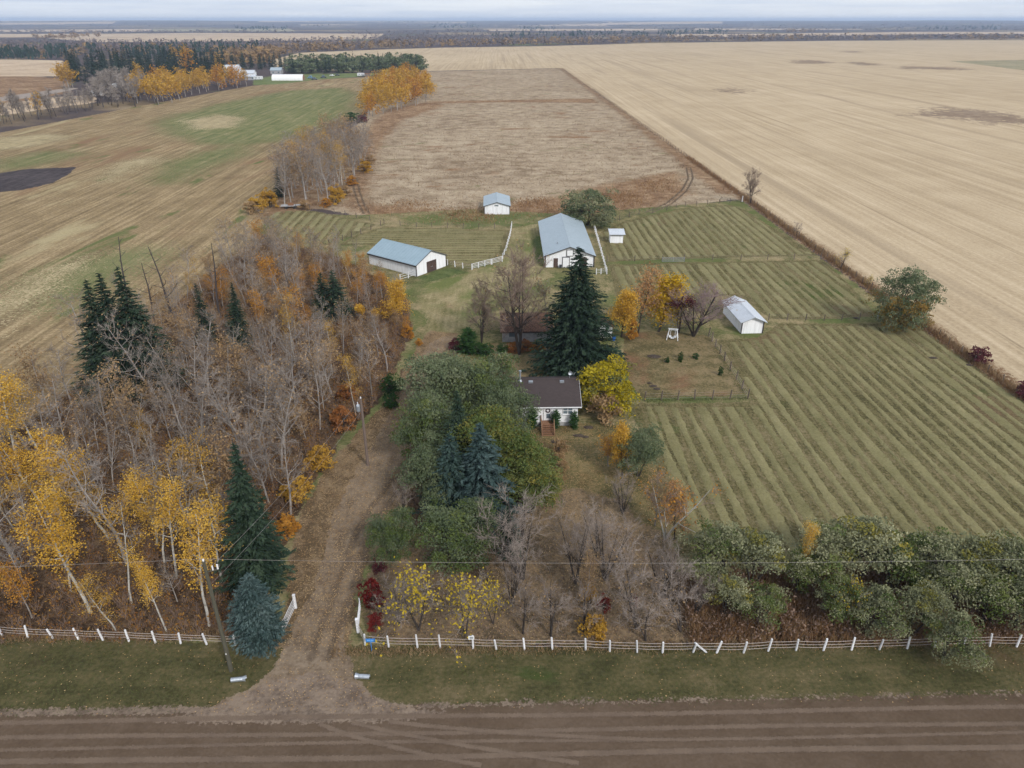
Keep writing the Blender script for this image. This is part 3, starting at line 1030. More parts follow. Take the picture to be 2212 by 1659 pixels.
garden = poly([(1345, 720), (1440, 715), (1535, 728), (1570, 775), (1612, 850), (1560, 857), (1380, 860), (1350, 800)])
sheet("garden_lawn", garden, 'm_lawn', 0.8, 0.5, "brown fenced garden lawn right of the house")
sheet("back_lawn", poly([(1040, 742), (1190, 742), (1200, 830), (1060, 830)]), 'm_lawn', 0.8, 0.8, "leaf-strewn lawn behind the house")
front = poly([(1115, 925), (1255, 915), (1330, 920), (1400, 960), (1440, 1080), (1470, 1240), (1480, 1395), (800, 1395), (790, 1330), (800, 1200), (900, 1150), (1180, 1100)])
sheet("front_lawn", front, 'm_front', 0.8, 1.2, "leaf-strewn front lawn below the house")
sheet("orchard_floor", poly([(800, 1180), (1050, 1130), (1200, 1050), (1340, 1080), (1470, 1200), (1500, 1395), (1000, 1394), (795, 1385)]), 'm_orchard', 0.8, 2.0, "brown leafy ground under the bare orchard trees")
wood_poly = poly([(-160, 1395), (520, 1386), (560, 1300), (610, 1190), (655, 1080), (735, 950), (800, 890), (850, 810), (890, 720), (880, 650), (840, 612), (780, 580), (720, 552), (600, 530), (560, 530), (500, 560), (420, 620), (310, 720), (150, 850), (0, 960), (-160, 1040)])
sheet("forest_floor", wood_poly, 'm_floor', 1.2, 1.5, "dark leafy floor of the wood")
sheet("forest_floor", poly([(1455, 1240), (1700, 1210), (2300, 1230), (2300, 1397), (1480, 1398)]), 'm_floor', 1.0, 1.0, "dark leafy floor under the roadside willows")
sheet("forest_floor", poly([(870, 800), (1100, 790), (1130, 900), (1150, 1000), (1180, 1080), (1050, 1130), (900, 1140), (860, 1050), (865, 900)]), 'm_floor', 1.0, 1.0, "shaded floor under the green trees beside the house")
sheet("forest_floor", poly([(560, 470), (640, 455), (720, 440), (790, 300), (770, 275), (700, 300), (640, 350), (600, 430)]), 'm_rust', 1.5, 2.0, "rusty floor of the far grove")

# road, verge and drive
verge = np.array([(-90, 39.4), (-90, 48.0), (-45, 47.9), (-23, 47.0), (-15, 46.5), (0, 46.0), (46, 45.6), (120, 45.2), (120, 39.4)])
sheet("road_verge", verge, 'm_verge', 0.7, 0.5, "dark grassy verge between fence and gravel road")
leafy = poly([(560, 1400), (615, 1370), (625, 1240), (640, 1130), (700, 1020), (770, 940), (830, 870), (870, 815), (900, 750), (930, 715), (990, 720), (970, 780), (930, 850), (890, 960), (880, 1060), (850, 1120), (800, 1190), (770, 1280), (760, 1400)])
sheet("drive_verge", leafy, 'm_leafy', 0.7, 1.0, "leaf-covered grass beside the drive")
drive = poly([(410, 1542), (490, 1512), (550, 1485), (590, 1440), (630, 1370), (670, 1290), (700, 1200), (715, 1120), (745, 1060), (800, 970), (850, 880), (890, 800), (925, 745), (950, 728), (985, 728), (960, 775), (925, 840), (890, 950), (868, 1030), (835, 1095), (800, 1150), (785, 1210), (765, 1290), (745, 1350), (748, 1410), (770, 1460), (800, 1500), (860, 1528), (900, 1536)])
sheet("drive", drive, 'm_drive', 0.6, 0.6, "brown gravel drive running up to the barns")
sheet("road", np.array([(-300, 40.0), (-40, 40.0), (0, 40.05), (50, 40.1), (300, 40.2), (300, 26), (-300, 26)]), 'm_road', 2.5, 0.35, "dark brown gravel road across the foreground")
apron = poly([(330, 1560), (430, 1540), (520, 1505), (590, 1470), (680, 1455), (760, 1475), (820, 1510), (900, 1530), (960, 1540), (900, 1556), (700, 1562), (500, 1566)])
sheet("road_shoulder", apron, 'm_shoulder', 0.5, 0.6, "pale gravel apron where the drive meets the road")
sheet("road_shoulder", np.array([(-120, 39.55), (-35, 39.65), (-20, 39.5), (-12, 39.75), (20, 39.95), (120, 40.1), (120, 40.45), (10, 40.25), (-14, 40.2), (-30, 40.3), (-120, 40.1)]), 'm_shoulder', 0.5, 0.3, "pale gravel shoulder along the road edge")


TRACKS = []


def track(pts, w, label):
    P = np.array(pts, float)
    d = np.gradient(P, axis=0)
    nrm = unit(np.column_stack([-d[:, 1], d[:, 0]]))
    TRACKS.append(1)
    z = LAYER[0] + .003 + .004 * len(TRACKS)
    us = np.array([-1.0, -.55, 0, .55, 1.0]) * (w / 2 + .25)
    n = len(P)
    V = np.concatenate([np.column_stack([P + nrm * u, np.full(n, z)]) for u in us])
    sd = np.concatenate([np.full(n, w / 2 - abs(u)) for u in us])
    i = np.arange(n - 1)[:, None]
    F = np.concatenate([np.concatenate([i + k * n, i + k * n + 1, i + (k + 1) * n + 1, i + (k + 1) * n], 1) for k in range(4)])
    return tag(link("tyre_track", np_mesh("tyre_track", V, [F], 'm_dust', attrs={"sd": sd})), label, kind="structure")


for yy, w, lab in ((38.9, .42, "uppermost"), (37.45, .4, "second"), (36.55, .3, "third"), (35.4, .5, "lowest")):
    xs = np.linspace(-48, 48, 40)
    ys = yy - 0.004 * (xs - 5) + 0.09 * np.sin(xs / 9 + yy * 3)
    track(np.column_stack([xs, ys]), w, lab + " pale tyre track along the gravel road")
for (a, b, c, lab) in (((690, 1565), (800, 1612), (1040, 1655), "left"), ((760, 1562), (900, 1600), (1250, 1650), "right"), ((840, 1560), (1000, 1583), (1400, 1600), "far right")):
    A, B, C = [at(*p)[:2] for p in (a, b, c)]
    t = np.linspace(0, 1, 26)[:, None]
    track((1 - t) ** 2 * A + 2 * t * (1 - t) * B + t * t * C, .38, lab + " tyre track curving out of the drive")


def rut(pts, w, label):
    P = poly(pts)
    t = np.linspace(0, len(P) - 1, 24)
    P = np.column_stack([np.interp(t, np.arange(len(P)), P[:, i]) for i in (0, 1)])
    d = np.gradient(P, axis=0)
    nrm = unit(np.column_stack([-d[:, 1], d[:, 0]]))
    for s, nm in ((-0.8, "left"), (0.8, "right")):
        Q = P + nrm * s
        sheet("wheel_rut", np.concatenate([Q + nrm * w / 2, (Q - nrm * w / 2)[::-1]]), 'm_rut', 0.5, 0.3, nm + " " + label)


rut([(766, 385), (770, 410), (780, 440), (792, 462)], .6, "wheel rut leaving the far grove")
rut([(1487, 362), (1492, 385), (1478, 412), (1445, 440), (1400, 460)], .6, "wheel rut curving round the pasture corner")
rut([(905, 960), (870, 1030), (800, 1120), (775, 1180), (750, 1260), (715, 1350), (690, 1430)], .7, "wheel rut in the drive")
rut([(1000, 740), (955, 775)], .7, "wheel rut on the upper drive")
# soil heaps of pocket gophers
for k, (x, y, w, lab) in enumerate([(1403, 829, .6, "upper soil heap of three on the garden lawn"), (1411, 835, .9, "middle soil heap of three on the garden lawn"), (1419, 841, .8, "lowest soil heap of three on the garden lawn"),
                                    (1271, 924, 1.0, "soil heap near the house corner"), (1249, 942, .9, "dark soil heap on the lawn below the house window"), (1264, 945, .7, "right soil heap on the lawn below the house"),
                                    (1201, 955, 1.1, "fire pit soil beside the front steps"), (1412, 771, 1.6, "long soil bed on the garden lawn"), (2015, 774, 1.0, "dark soil heap in the large paddock, left"),
                                    (2093, 790, .9, "dark soil heap in the large paddock, right"), (1848, 688, .8, "dark soil heap below the paddock fence")]):
    p = at(x, y)
    th = np.linspace(0, 2 * np.pi, 9, endpoint=False)
    heap = MB()
    rr = np.random.default_rng(k)
    n = 10
    ring = [(w * .75 * math.cos(a) * rr.uniform(.8, 1.2), w * .45 * math.sin(a) * rr.uniform(.8, 1.2), 0.0) for a in np.linspace(0, 6.283, n, endpoint=False)]
    mid_ = [(x_ * .6, y_ * .6, .12 * rr.uniform(.7, 1.3)) for x_, y_, _ in ring]
    heap.add(ring + mid_ + [(0, 0, .17)], [(i, (i + 1) % n, n + (i + 1) % n, n + i) for i in range(n)] + [(n + i, n + (i + 1) % n, 2 * n) for i in range(n)])
    MATS.setdefault('soil_heap', plain_mat('soil_heap', (.035, .026, .02), (.08, .06, .045), 6, .95))
    o = heap.build("soil_heap", 'soil_heap', None, (p[0], p[1], LAYER[0]))
    tag(o, lab, "soil heap", "soil heaps dug up in the grass")

# rows of cut hay lying on the mown paddocks
wr = np.random.default_rng(5)
for (o, P, sp, along, margin, ang) in PADS:
    ax = 1 if along == 'y' else 0
    c = P.mean(0)
    lo, hi = P[:, 1 - ax].min(), P[:, 1 - ax].max()
    for r0 in np.arange(lo + sp * .5, hi, sp):
        s = np.arange(P[:, ax].min(), P[:, ax].max(), 0.4)
        off = r0 + 0.05 * np.sin(s / 9 + r0 * .08) + wr.normal() * .12 + ang * (s - c[ax])
        Q = np.column_stack([off, s]) if ax == 1 else np.column_stack([s, off])
        ok = sdist(Q, P) > margin
        if ok.sum() < 6:
            continue
        # the longest unbroken run
        cuts = np.flatnonzero(np.diff(np.concatenate([[0], ok.astype(int), [0]])))
        runs = sorted(((b - a, a, b) for a, b in zip(cuts[::2], cuts[1::2])), reverse=True)
        for (ln, a, b) in runs[:2]:
            if ln < 6:
                continue
            q = Q[a:b]
            n = len(q)
            wdt = np.clip((0.27 * sp + wr.normal() * .08) * (1 + .3 * np.sin(s[a:b] / 3.1 + r0 * 5) * np.sin(s[a:b] / 7.7 + r0 * 3) + .2 * np.sin(s[a:b] / 13 + r0 * 11)) + wr.normal(size=n) * .05, .15, .85)
            tap = np.minimum(1, np.minimum(np.arange(n), np.arange(n)[::-1]) / 3 + .15)
            hgt = np.clip(0.09 + wr.normal(size=n) * .03 + .03 * np.sin(s[a:b] / 2.3 + r0 * 7), .01, .17) * tap
            prof = [(-1.0, 0.0), (-.55, .75), (0, 1.0), (.55, .75), (1.0, 0.0)]
            rows = []
            for (u, v) in prof:
                jit = wr.normal(size=n) * .04
                p = q.copy()
                p[:, 1 - ax] += u * wdt + jit
                rows.append(np.column_stack([p, 0.006 + o["level"] + np.maximum(0, v * hgt + (wr.normal(size=n) * .02 if v else 0))]))
            V = np.stack(rows, 1).reshape(-1, 3)
            i = np.arange(n - 1)[:, None] * 5
            F = np.concatenate([np.concatenate([i + k, i + k + 1, i + k + 6, i + k + 5], 1) for k in range(4)])
            me = np_mesh("windrow", V, [F], 'windrow', smooth=True)
            link("windrow", me, o)

# ---------------------------------------------------------------- building materials
plain_mat('white_wall', (.85, .86, .88), (.62, .62, .63), 1.2, .75, stretch=(3, 3, .22), bump=.1, lo=.42, hi=.78)
plain_mat('white_trim', (.85, .86, .87), (.74, .75, .77), 3, .6)
plain_mat('white_rail', (.74, .74, .75), (.42, .41, .40), 4, .8, jitter=.16, lo=.45, hi=.75)
plain_mat('grey_wall', (.40, .40, .41), (.28, .28, .29), 1.5, .9)
plain_mat('concrete', (.42, .42, .42), (.33, .33, .33), 3, .95)
plain_mat('dark_trim', (.035, .03, .03), (.06, .05, .05), 4, .7)
plain_mat('brown_door', (.095, .06, .048), (.07, .045, .037), 3, .75, stretch=(6, 6, .4))
plain_mat('glass', (.10, .14, .17), (.16, .20, .23), 1.2, .12, spec=.6, bump=0)
plain_mat('deck_wood', (.26, .135, .075), (.18, .095, .055), 5, .8, stretch=(1, 6, 6))
plain_mat('rail_wood', (.32, .19, .11), (.22, .13, .08), 6, .8)
plain_mat('galvanized', (.46, .50, .54), (.33, .36, .40), 4, .42, metal=.55, spec=.5)
plain_mat('blue_plastic', (.02, .12, .42), (.02, .09, .33), 4, .45)
plain_mat('sign_blue', (.03, .20, .56), (.04, .23, .60), 4, .5)
plain_mat('sign_pale', (.25, .45, .82), (.22, .42, .8), 4, .5)
plain_mat('sign_white', (.80, .80, .80), (.74, .74, .74), 4, .5)
plain_mat('pole_wood', (.105, .10, .07), (.065, .06, .045), 3, .9, stretch=(8, 8, .4))
plain_mat('pole_brown', (.20, .15, .125), (.13, .10, .085), 3, .9, stretch=(8, 8, .4))
plain_mat('post_wood', (.16, .125, .10), (.10, .078, .065), 5, .95, jitter=.25)
plain_mat('wire', (.36, .33, .31), (.30, .27, .25), 3, .6)
plain_mat('wire_dark', (.20, .18, .16), (.16, .14, .13), 3, .7)
plain_mat('rope_white', (.60, .53, .48), (.48, .42, .38), 3, .8)
plain_mat('wreath', (.05, .035, .03), (.10, .06, .07), 14, .9)
plain_mat('car_dark', (.05, .055, .065), (.06, .065, .075), 2, .35)
plain_mat('car_white', (.68, .69, .70), (.62, .63, .64), 2, .4)
plain_mat('car_blue', (.10, .22, .35), (.09, .19, .30), 2, .4)
plain_mat('tyre', (.02, .02, .02), (.03, .03, .03), 4, .9)


def roof_metal(name, c1, c2, pitch, axis):
    b = NT(name)
    o = b.obj()
    s = b.n("ShaderNodeSeparateXYZ")
    b.put(s.inputs[0], o)
    u = b.math('FRACT', b.math('DIVIDE', s.outputs[axis], pitch))
    rib = b.rng(b.math('ABSOLUTE', b.math('SUBTRACT', u, .5)), .40, .47)
    n = b.noise(o, .5, 5, .6)
    n2 = b.noise(b.mapping(o, (1.2, 1.2, .2)), 1.5, 4, .6)
    col = b.mix(b.rng(n, .35, .65), c1, c2)
    col = b.mix(b.rng(n2, .52, .72, 0, .5), col, tuple(x * .72 for x in c1))
    col = b.mix(b.math('MULTIPLY', rib, .3), col, tuple(x * .5 for x in c1))
    MATS[name] = b.surf(col, .5, .25, normal=b.bump(rib, .5, .03), spec=.45)


roof_metal('metal_blue', (.37, .435, .475), (.335, .40, .44), .9, 1)
roof_metal('metal_blue2', (.31, .41, .465), (.28, .375, .43), .9, 1)
roof_metal('metal_white', (.60, .63, .67), (.54, .57, .61), .6, 1)


def shingle(name, c1, c2, c3=None):
    b = NT(name)
    o = b.obj()
    br = b.n("ShaderNodeTexBrick")
    b.put(br.inputs["Vector"], b.mapping(o, (1, 1.0, 1), rot=(0, 0, 0)))
    br.inputs["Scale"].default_value = 1.0
    br.inputs["Brick Width"].default_value = .33
    br.inputs["Row Height"].default_value = .16
    br.inputs["Mortar Size"].default_value = .008
    b.put(br.inputs["Color1"], c1)
    b.put(br.inputs["Color2"], c2)
    b.put(br.inputs["Mortar"], tuple(x * .45 for x in c1))
    n = b.noise(o, .8, 5, .6)
    col = b.mix(b.rng(n, .3, .7, 0, .5), br.outputs["Color"], tuple(x * .7 for x in c1))
    if c3:
        v = b.noise(o, 5.0, 4, .7)
        col = b.mix(b.rng(v, .46, .56), col, c3)
    MATS[name] = b.surf(col, .92, normal=b.bump(br.outputs["Fac"], .4, .01), spec=.15)


shingle('shingle_brown', (.074, .058, .056), (.058, .046, .045))
shingle('shingle_leafy', (.075, .045, .038), (.06, .036, .03), (.17, .095, .062))


def gable(name, label, cat, A, rotz, W, D, eave, ridge, axis, wall, roof, over=.35, thick=.12, plinth=0.0):
    """a gabled building; local x along the front, y to the back, front face at y = 0"""
    root = empty(name, (A[0], A[1], 0), rotz)
    tag(root, label, cat)
    m = MB()
    if axis == 'y':
        prof = [(0, 0), (W, 0), (W, eave), (W / 2, ridge), (0, eave)]
        vs = [(x, 0, z) for x, z in prof] + [(x, D, z) for x, z in prof]
    else:
        prof = [(0, 0), (D, 0), (D, eave), (D / 2, ridge), (0, eave)]
        vs = [(0, y, z) for y, z in prof] + [(W, y, z) for y, z in prof]
    m.add(vs, [(0, 1, 2, 3, 4), (9, 8, 7, 6, 5)] + [(i, 5 + i, 5 + (i + 1) % 5, (i + 1) % 5) for i in range(5)])
    me = m.mesh("wall", wall)
    me.flip_normals() if False else None
    link("wall", me, root)
    half = (W if axis == 'y' else D) / 2
    sl = (ridge - eave) / half
    e = 0.02
    for s in (-1, 1):
        r = MB()
        a0 = half + s * (half + over)
        z0 = eave - sl * over + e
        zr = ridge + e
        ln0, ln1 = -over, (D if axis == 'y' else W) + over
        pts = [(a0, z0), (half, zr), (half, zr + thick), (a0, z0 + thick)]
        if axis == 'y':
            vs = [(x, ln0, z) for x, z in pts] + [(x, ln1, z) for x, z in pts]
        else:
            vs = [(ln0, y, z) for y, z in pts] + [(ln1, y, z) for y, z in pts]
        r.add(vs, [(0, 1, 2, 3), (7, 6, 5, 4), (0, 4, 5, 1), (1, 5, 6, 2), (2, 6, 7, 3), (3, 7, 4, 0)])
        link("roof_slope", r.mesh("roof_slope", roof), root)
    rc = MB()
    zt = ridge + e + thick
    if axis == 'y':
        rc.add([(half - .22, -over - .01, zt - .06), (half, -over - .01, zt + .05), (half + .22, -over - .01, zt - .06), (half - .22, D + over + .01, zt - .06), (half, D + over + .01, zt + .05), (half + .22, D + over + .01, zt - .06)],
               [(0, 1, 4, 3), (1, 2, 5, 4), (0, 2, 1), (3, 4, 5)])
    else:
        rc.add([(-over - .01, half - .22, zt - .06), (-over - .01, half, zt + .05), (-over - .01, half + .22, zt - .06), (W + over + .01, half - .22, zt - .06), (W + over + .01, half, zt + .05), (W + over + .01, half + .22, zt - .06)],
               [(0, 1, 4, 3), (1, 2, 5, 4), (0, 2, 1), (3, 4, 5)])
    link("ridge_cap", rc.mesh("ridge_cap", roof), root)
    return root


def rake_trim(root, W, eave, ridge, over, mat, y=None, w=.16):
    half = W / 2
    sl = (ridge - eave) / half
    y = -over - .03 if y is None else y
    for s in (-1, 1):
        a0 = half + s * (half + over + .02)
        MB().bar((a0, y, eave - sl * over + .04), (half, y, ridge + .05), .05, w, up=(0, 1, 0) if False else (0, 0, 1)).build("fascia", mat, root)


def facade_box(root, name, x0, x1, z0, z1, mat, y=-.03, d=.06, side=None, parent=None):
    m = MB()
    m.box(x0, x1, y - d / 2, y + d / 2, z0, z1)
    return m.build(name, mat, parent or root)


# ---------------------------------------------------------------- the house
hx0, hy0, HW, HD = 1.7, 84.9, 9.1, 8.4
house = gable("house", "small white bungalow with brown shingle roof and front steps", "house", (hx0, hy0), 0, HW, HD, 3.25, 5.05, 'x', 'white_wall', 'shingle_brown', over=.45)
facade_box(house, "foundation", -.03, HW + .03, .0, .62, 'concrete', y=-.05, d=.10)
facade_box(house, "fascia", -.47, HW + .47, 3.03, 3.19, 'white_trim', y=-.475, d=.035)
MB().bar((HW + .475, -.46, 3.1), (HW + .475, HD / 2, 5.08), .03, .17).build("fascia", 'white_trim', house)
fx = at(1181, 905)[0] - hx0          # the front door
door = facade_box(house, "door", fx - .48, fx + .48, .98, 3.02, 'white_trim', y=-.04, d=.06)
facade_box(house, "door_frame", fx - .60, fx - .485, .95, 3.06, 'sign_white', y=-.05, d=.10, parent=door)
facade_box(house, "door_frame", fx + .485, fx + .60, .95, 3.06, 'sign_white', y=-.05, d=.10, parent=door)
facade_box(house, "glass_pane", fx - .22, fx + .34, 1.25, 1.95, 'glass', y=-.075, d=.012, parent=door)
facade_box(house, "handle", fx + .36, fx + .42, 1.95, 2.1, 'dark_trim', y=-.10, d=.05, parent=door)
wre = MB()
wc = [(fx + .27 * math.cos(a) * (1), -.13, 2.5 + .27 * math.sin(a)) for a in np.linspace(0, 2 * math.pi, 15)]
wre.tube(wc, .085, 6, cap=False)
tag(wre.build("wreath", 'wreath', None, (hx0, hy0, 0)), "dark round wreath hanging on the white front door", "wreath")
wx0, wx1 = at(1208, 880)[0] - hx0, at(1228.5, 880)[0] - hx0
win = facade_box(house, "window", wx0, wx1, 1.85, 2.95, 'sign_white', y=-.04, d=.08)
for (a, b) in ((.06, .47), (.53, .94)):
    facade_box(house, "pane", wx0 + (wx1 - wx0) * a, wx0 + (wx1 - wx0) * b, 1.95, 2.38, 'glass', y=-.088, d=.012, parent=win)
    facade_box(house, "pane", wx0 + (wx1 - wx0) * a, wx0 + (wx1 - wx0) * b, 2.46, 2.87, 'glass', y=-.088, d=.012, parent=win)
facade_box(house, "sill", wx0 - .06, wx1 + .06, 1.77, 1.845, 'white_trim', y=-.09, d=.16, parent=win)
# steps with a landing
sx0, sx1 = fx - .95, fx + .75
MB().box(sx0, sx1, -1.35, -.105, .80, .92).build("landing", 'deck_wood', house)
for i in range(5):
    MB().box(sx0 + .05, sx1 - .05, -1.66 - i * .30, -1.36 - i * .30, .70 - i * .155, .755 - i * .155).build("tread", 'deck_wood', house)
for s in (sx0, sx1):
    MB().bar((s, -1.36, .68), (s, -2.9, .0), .06, .26).build("stringer", 'rail_wood', house)
    MB().bar((s, -2.85, 1.0), (s, -1.36, 1.75), .07, .10).build("handrail", 'rail_wood', house)
    MB().bar((s, -1.36, 1.75), (s, -.12, 1.75), .07, .10).build("handrail", 'rail_wood', house)
    for yy, z0, z1 in ((-2.85, 0, 1.03), (-1.36, 0, 1.83), (-.16, .92, 1.75)):
        MB().box(s - .05, s + .05, yy - .05, yy + .05, z0, z1).build("newel_post", 'rail_wood', house)
    for i in range(4):
        yy = -1.6 - i * .3
        MB().box(s - .02, s + .02, yy - .02, yy + .02, .62 + yy * .5 + .85, 1.75 + (yy + 1.36) * .5).build("baluster", 'rail_wood', house)
# roof furniture
px = at(1123, 815)[0]
cx = at(1123, 818, 5.1)[0] - hx0
MB().tube([(cx, HD / 2 - .3, 4.9), (cx, HD / 2 - .3, 6.5)], .13, 8).tube([(cx, HD / 2 - .3, 6.45), (cx, HD / 2 - .3, 6.62)], .19, 8).build("flue_pipe", 'galvanized', house)
MB().tube([(cx, HD / 2 - .3, 4.95), (cx, HD / 2 - .3, 5.25)], [.34, .2], 8).build("flue_collar", 'galvanized', house)
for (X, w) in ((1146, .5), (1213, .5)):
    vx = at(X, 818, 5.1)[0] - hx0
    MB().box(vx - .3, vx + .3, HD / 2 - .75, HD / 2 - .35, 4.85, 5.12).build("roof_vent", 'galvanized', house)
ax = at(1230, 815, 5.2)[0] - hx0
ant = MB()
ant.tube([(ax, HD / 2 + .1, 5.0), (ax, HD / 2 + .1, 6.35)], .035, 5)
ant.bar((ax, HD / 2 + .1, 5.7), (ax + .55, HD / 2 - .1, 5.95), .04)
ant.bar((ax + .55, HD / 2 - .1, 5.8), (ax + .75, HD / 2 - .1, 6.2), .04)
ant.build("antenna_mast", 'galvanized', house)
ds = MB()
n = 10
ds.add([(ax + .05, HD / 2 - .05, 6.1)] + [(ax + .05 + .32 * math.cos(t), HD / 2 - .22, 6.12 + .32 * math.sin(t)) for t in np.linspace(0, 6.283, n, endpoint=False)], [(0, 1 + i, 1 + (i + 1) % n) for i in range(n)])
ds.build("satellite_dish", 'galvanized', house)
# back deck with its railing, seen over the ridge
dk = empty("deck", (at(1163, 812)[0], hy0 + HD + .02, 0))
tag(dk, "dark railed deck behind the house ridge", "deck")
MB().box(-1.2, 2.2, 0, 2.6, .78, .9).build("deck_floor", 'deck_wood', dk)
for s in np.linspace(-1.2, 2.2, 12):
    MB().box(s - .02, s + .02, 2.5, 2.54, .9, 1.9).build("baluster", 'dark_trim', dk)
MB().bar((-1.25, 2.52, 1.95), (2.25, 2.52, 1.95), .06, .09).build("handrail", 'dark_trim', dk)
for s in (-1.15, 2.15):
    MB().box(s - .06, s + .06, 2.45, 2.57, 0, 2.0).build("post", 'dark_trim', dk)

# ---------------------------------------------------------------- the big barn
bx, by = 10.8, 155.6
BW, BD, BE, BR = 11.0, 30.5, 2.75, 4.75
barn = gable("barn", "big white barn with pale blue metal roof and loft window", "barn", (bx, by), -.012, BW, BD, BE, BR, 'y', 'white_wall', 'metal_blue', over=.4)
rake_trim(barn, BW, BE, BR, .4, 'dark_trim')
for x in (0.0, BW):
    facade_box(barn, "corner_trim", x - .12, x + .12, 0, BE, 'dark_trim', y=-.06, d=.10)
bd = facade_box(barn, "door", 1.85, 2.85, 0, 2.15, 'brown_door', y=-.04, d=.06)
facade_box(barn, "handle", 2.68, 2.76, 1.0, 1.15, 'galvanized', y=-.09, d=.04, parent=bd)
d2 = facade_box(barn, "door", 3.95, 5.35, 0, 2.25, 'white_trim', y=-.04, d=.06)
facade_box(barn, "door_frame", 3.8, 3.945, 0, 2.35, 'dark_trim', y=-.05, d=.09, parent=d2)
facade_box(barn, "door_frame", 5.355, 5.5, 0, 2.35, 'dark_trim', y=-.05, d=.09, parent=d2)
facade_box(barn, "door_frame", 3.8, 5.5, 2.355, 2.5, 'dark_trim', y=-.05, d=.09, parent=d2)
lw = facade_box(barn, "loft_door", 4.85, 6.15, 2.72, 4.0, 'white_trim', y=-.05, d=.06)
for (a, b, c, d) in ((4.7, 4.84, 2.6, 4.12), (6.16, 6.3, 2.6, 4.12), (4.845, 6.155, 4.005, 4.12), (4.845, 6.155, 2.6, 2.715)):
    facade_box(barn, "frame", a, b, c, d, 'dark_trim', y=-.06, d=.08, parent=lw)
facade_box(barn, "door", 7.6, 9.4, 0, 2.3, 'brown_door', y=-.04, d=.06)
MB().tube([(3.0, 5.2, 3.5), (3.0, 5.2, 4.45)], .13, 6).build("vent_pipe", 'galvanized', barn)
tag(MB().box(-.25, .25, -.25, .25, 0, .55).box(-.29, .29, -.29, .29, .551, .62).build("storage_bin", 'car_dark', None, (bx + 3.4, by - .7, .2)), "small dark bin beside the barn door", "bin")

# ---------------------------------------------------------------- the left barn
A = at(900, 598)[:2]
B = at(963.6, 575)[:2]
ang = math.atan2(B[1] - A[1], B[0] - A[0])
LW, LD, LE, LR = float(np.hypot(*(B - A))), 15.0, 2.65, 4.75
lb = gable("barn", "smaller white barn with blue metal roof and brown double doors", "barn", A, ang, LW, LD, LE, LR, 'y', 'white_wall', 'metal_blue2', over=.3)
rake_trim(lb, LW, LE, LR, .3, 'dark_trim', w=.12)
MB().bar((-.33, -.28, LE - .22), (-.33, LD + .28, LE - .22), .05, .26).build("fascia", 'dark_trim', lb)
for x in (0.0, LW):
    facade_box(lb, "corner_trim", x - .1, x + .1, 0, LE, 'dark_trim', y=-.05, d=.08)
for (a_, b_, h_) in ((3.3, 4.78, 4.6), (4.82, 6.3, 5.0)):
    bd = facade_box(lb, "door", a_, b_, 0, 2.5, 'brown_door', y=-.06, d=.08)
    facade_box(lb, "handle", h_ - .05, h_ + .05, 1.1, 1.3, 'galvanized', y=-.12, d=.04, parent=bd)
    facade_box(lb, "cross_rail", a_ + .05, b_ - .05, .25, .4, 'dark_trim', y=-.11, d=.02, parent=bd)
    facade_box(lb, "cross_rail", a_ + .05, b_ - .05, 2.1, 2.25, 'dark_trim', y=-.11, d=.02, parent=bd)
for i in range(16):
    y0 = i * LD / 16
    MB().box(-.035, -.005, y0 + .03, y0 + LD / 16 - .03, .1, LE - .45).build("wall_panel", 'white_wall', lb)
for i in range(9):
    x0 = i * LW / 9
    if 3.0 < x0 + LW / 18 < 6.6:
        continue
    zt = min(LE + (LR - LE) * (min(x0, LW - x0 - LW / 9) / (LW / 2)) - .1, LR)
    MB().box(x0 + .03, x0 + LW / 9 - .03, -.035, -.005, .1, zt).build("wall_panel", 'white_wall', lb)

# ---------------------------------------------------------------- sheds
s1 = gable("shed", "small white shed with blue metal roof standing in the pasture", "shed", at(1047, 463.5), .01, 7.2, 12.5, 2.45, 3.5, 'y', 'white_wall', 'metal_blue', over=.35)
rake_trim(s1, 7.2, 2.45, 3.5, .35, 'dark_trim', w=.10)
facade_box(s1, "door", 1.0, 1.9, 0, 1.5, 'white_trim', y=-.03, d=.05)
for k in range(3):
    facade_box(s1, "window", 2.9 + k * .38, 3.2 + k * .38, 2.35, 2.75, 'glass', y=-.02, d=.04)
facade_box(s1, "corner_trim", -.08, .06, 0, 2.4, 'dark_trim', y=-.03, d=.06)
facade_box(s1, "corner_trim", 7.14, 7.28, 0, 2.4, 'dark_trim', y=-.03, d=.06)

p = at(1317.7, 525.5)
lt = empty("shed", (p[0], p[1], 0), -.03)
tag(lt, "little white lean-to shed in the upper paddock", "shed")
m = MB()
m.add([(0, 0, 0), (3.2, 0, 0), (3.2, 2.8, 0), (0, 2.8, 0), (0, 0, 2.25), (3.2, 0, 2.25), (3.2, 2.8, 2.7), (0, 2.8, 2.7)], [(0, 3, 2, 1), (4, 5, 6, 7), (0, 1, 5, 4), (1, 2, 6, 5), (2, 3, 7, 6), (3, 0, 4, 7)])
m.build("wall", 'white_wall', lt)
MB().add([(-.3, -.4, 2.2), (3.7, -.4, 2.2), (3.7, 3.2, 2.79), (-.3, 3.2, 2.79), (-.3, -.4, 2.3), (3.7, -.4, 2.3), (3.7, 3.2, 2.89), (-.3, 3.2, 2.89)], [(0, 3, 2, 1), (4, 5, 6, 7), (0, 1, 5, 4), (1, 2, 6, 5), (2, 3, 7, 6), (3, 0, 4, 7)]).build("roof", 'metal_white', lt)
MB().bar((-.3, -.42, 2.2), (3.7, -.42, 2.2), .03, .10).build("fascia", 'dark_trim', lt)

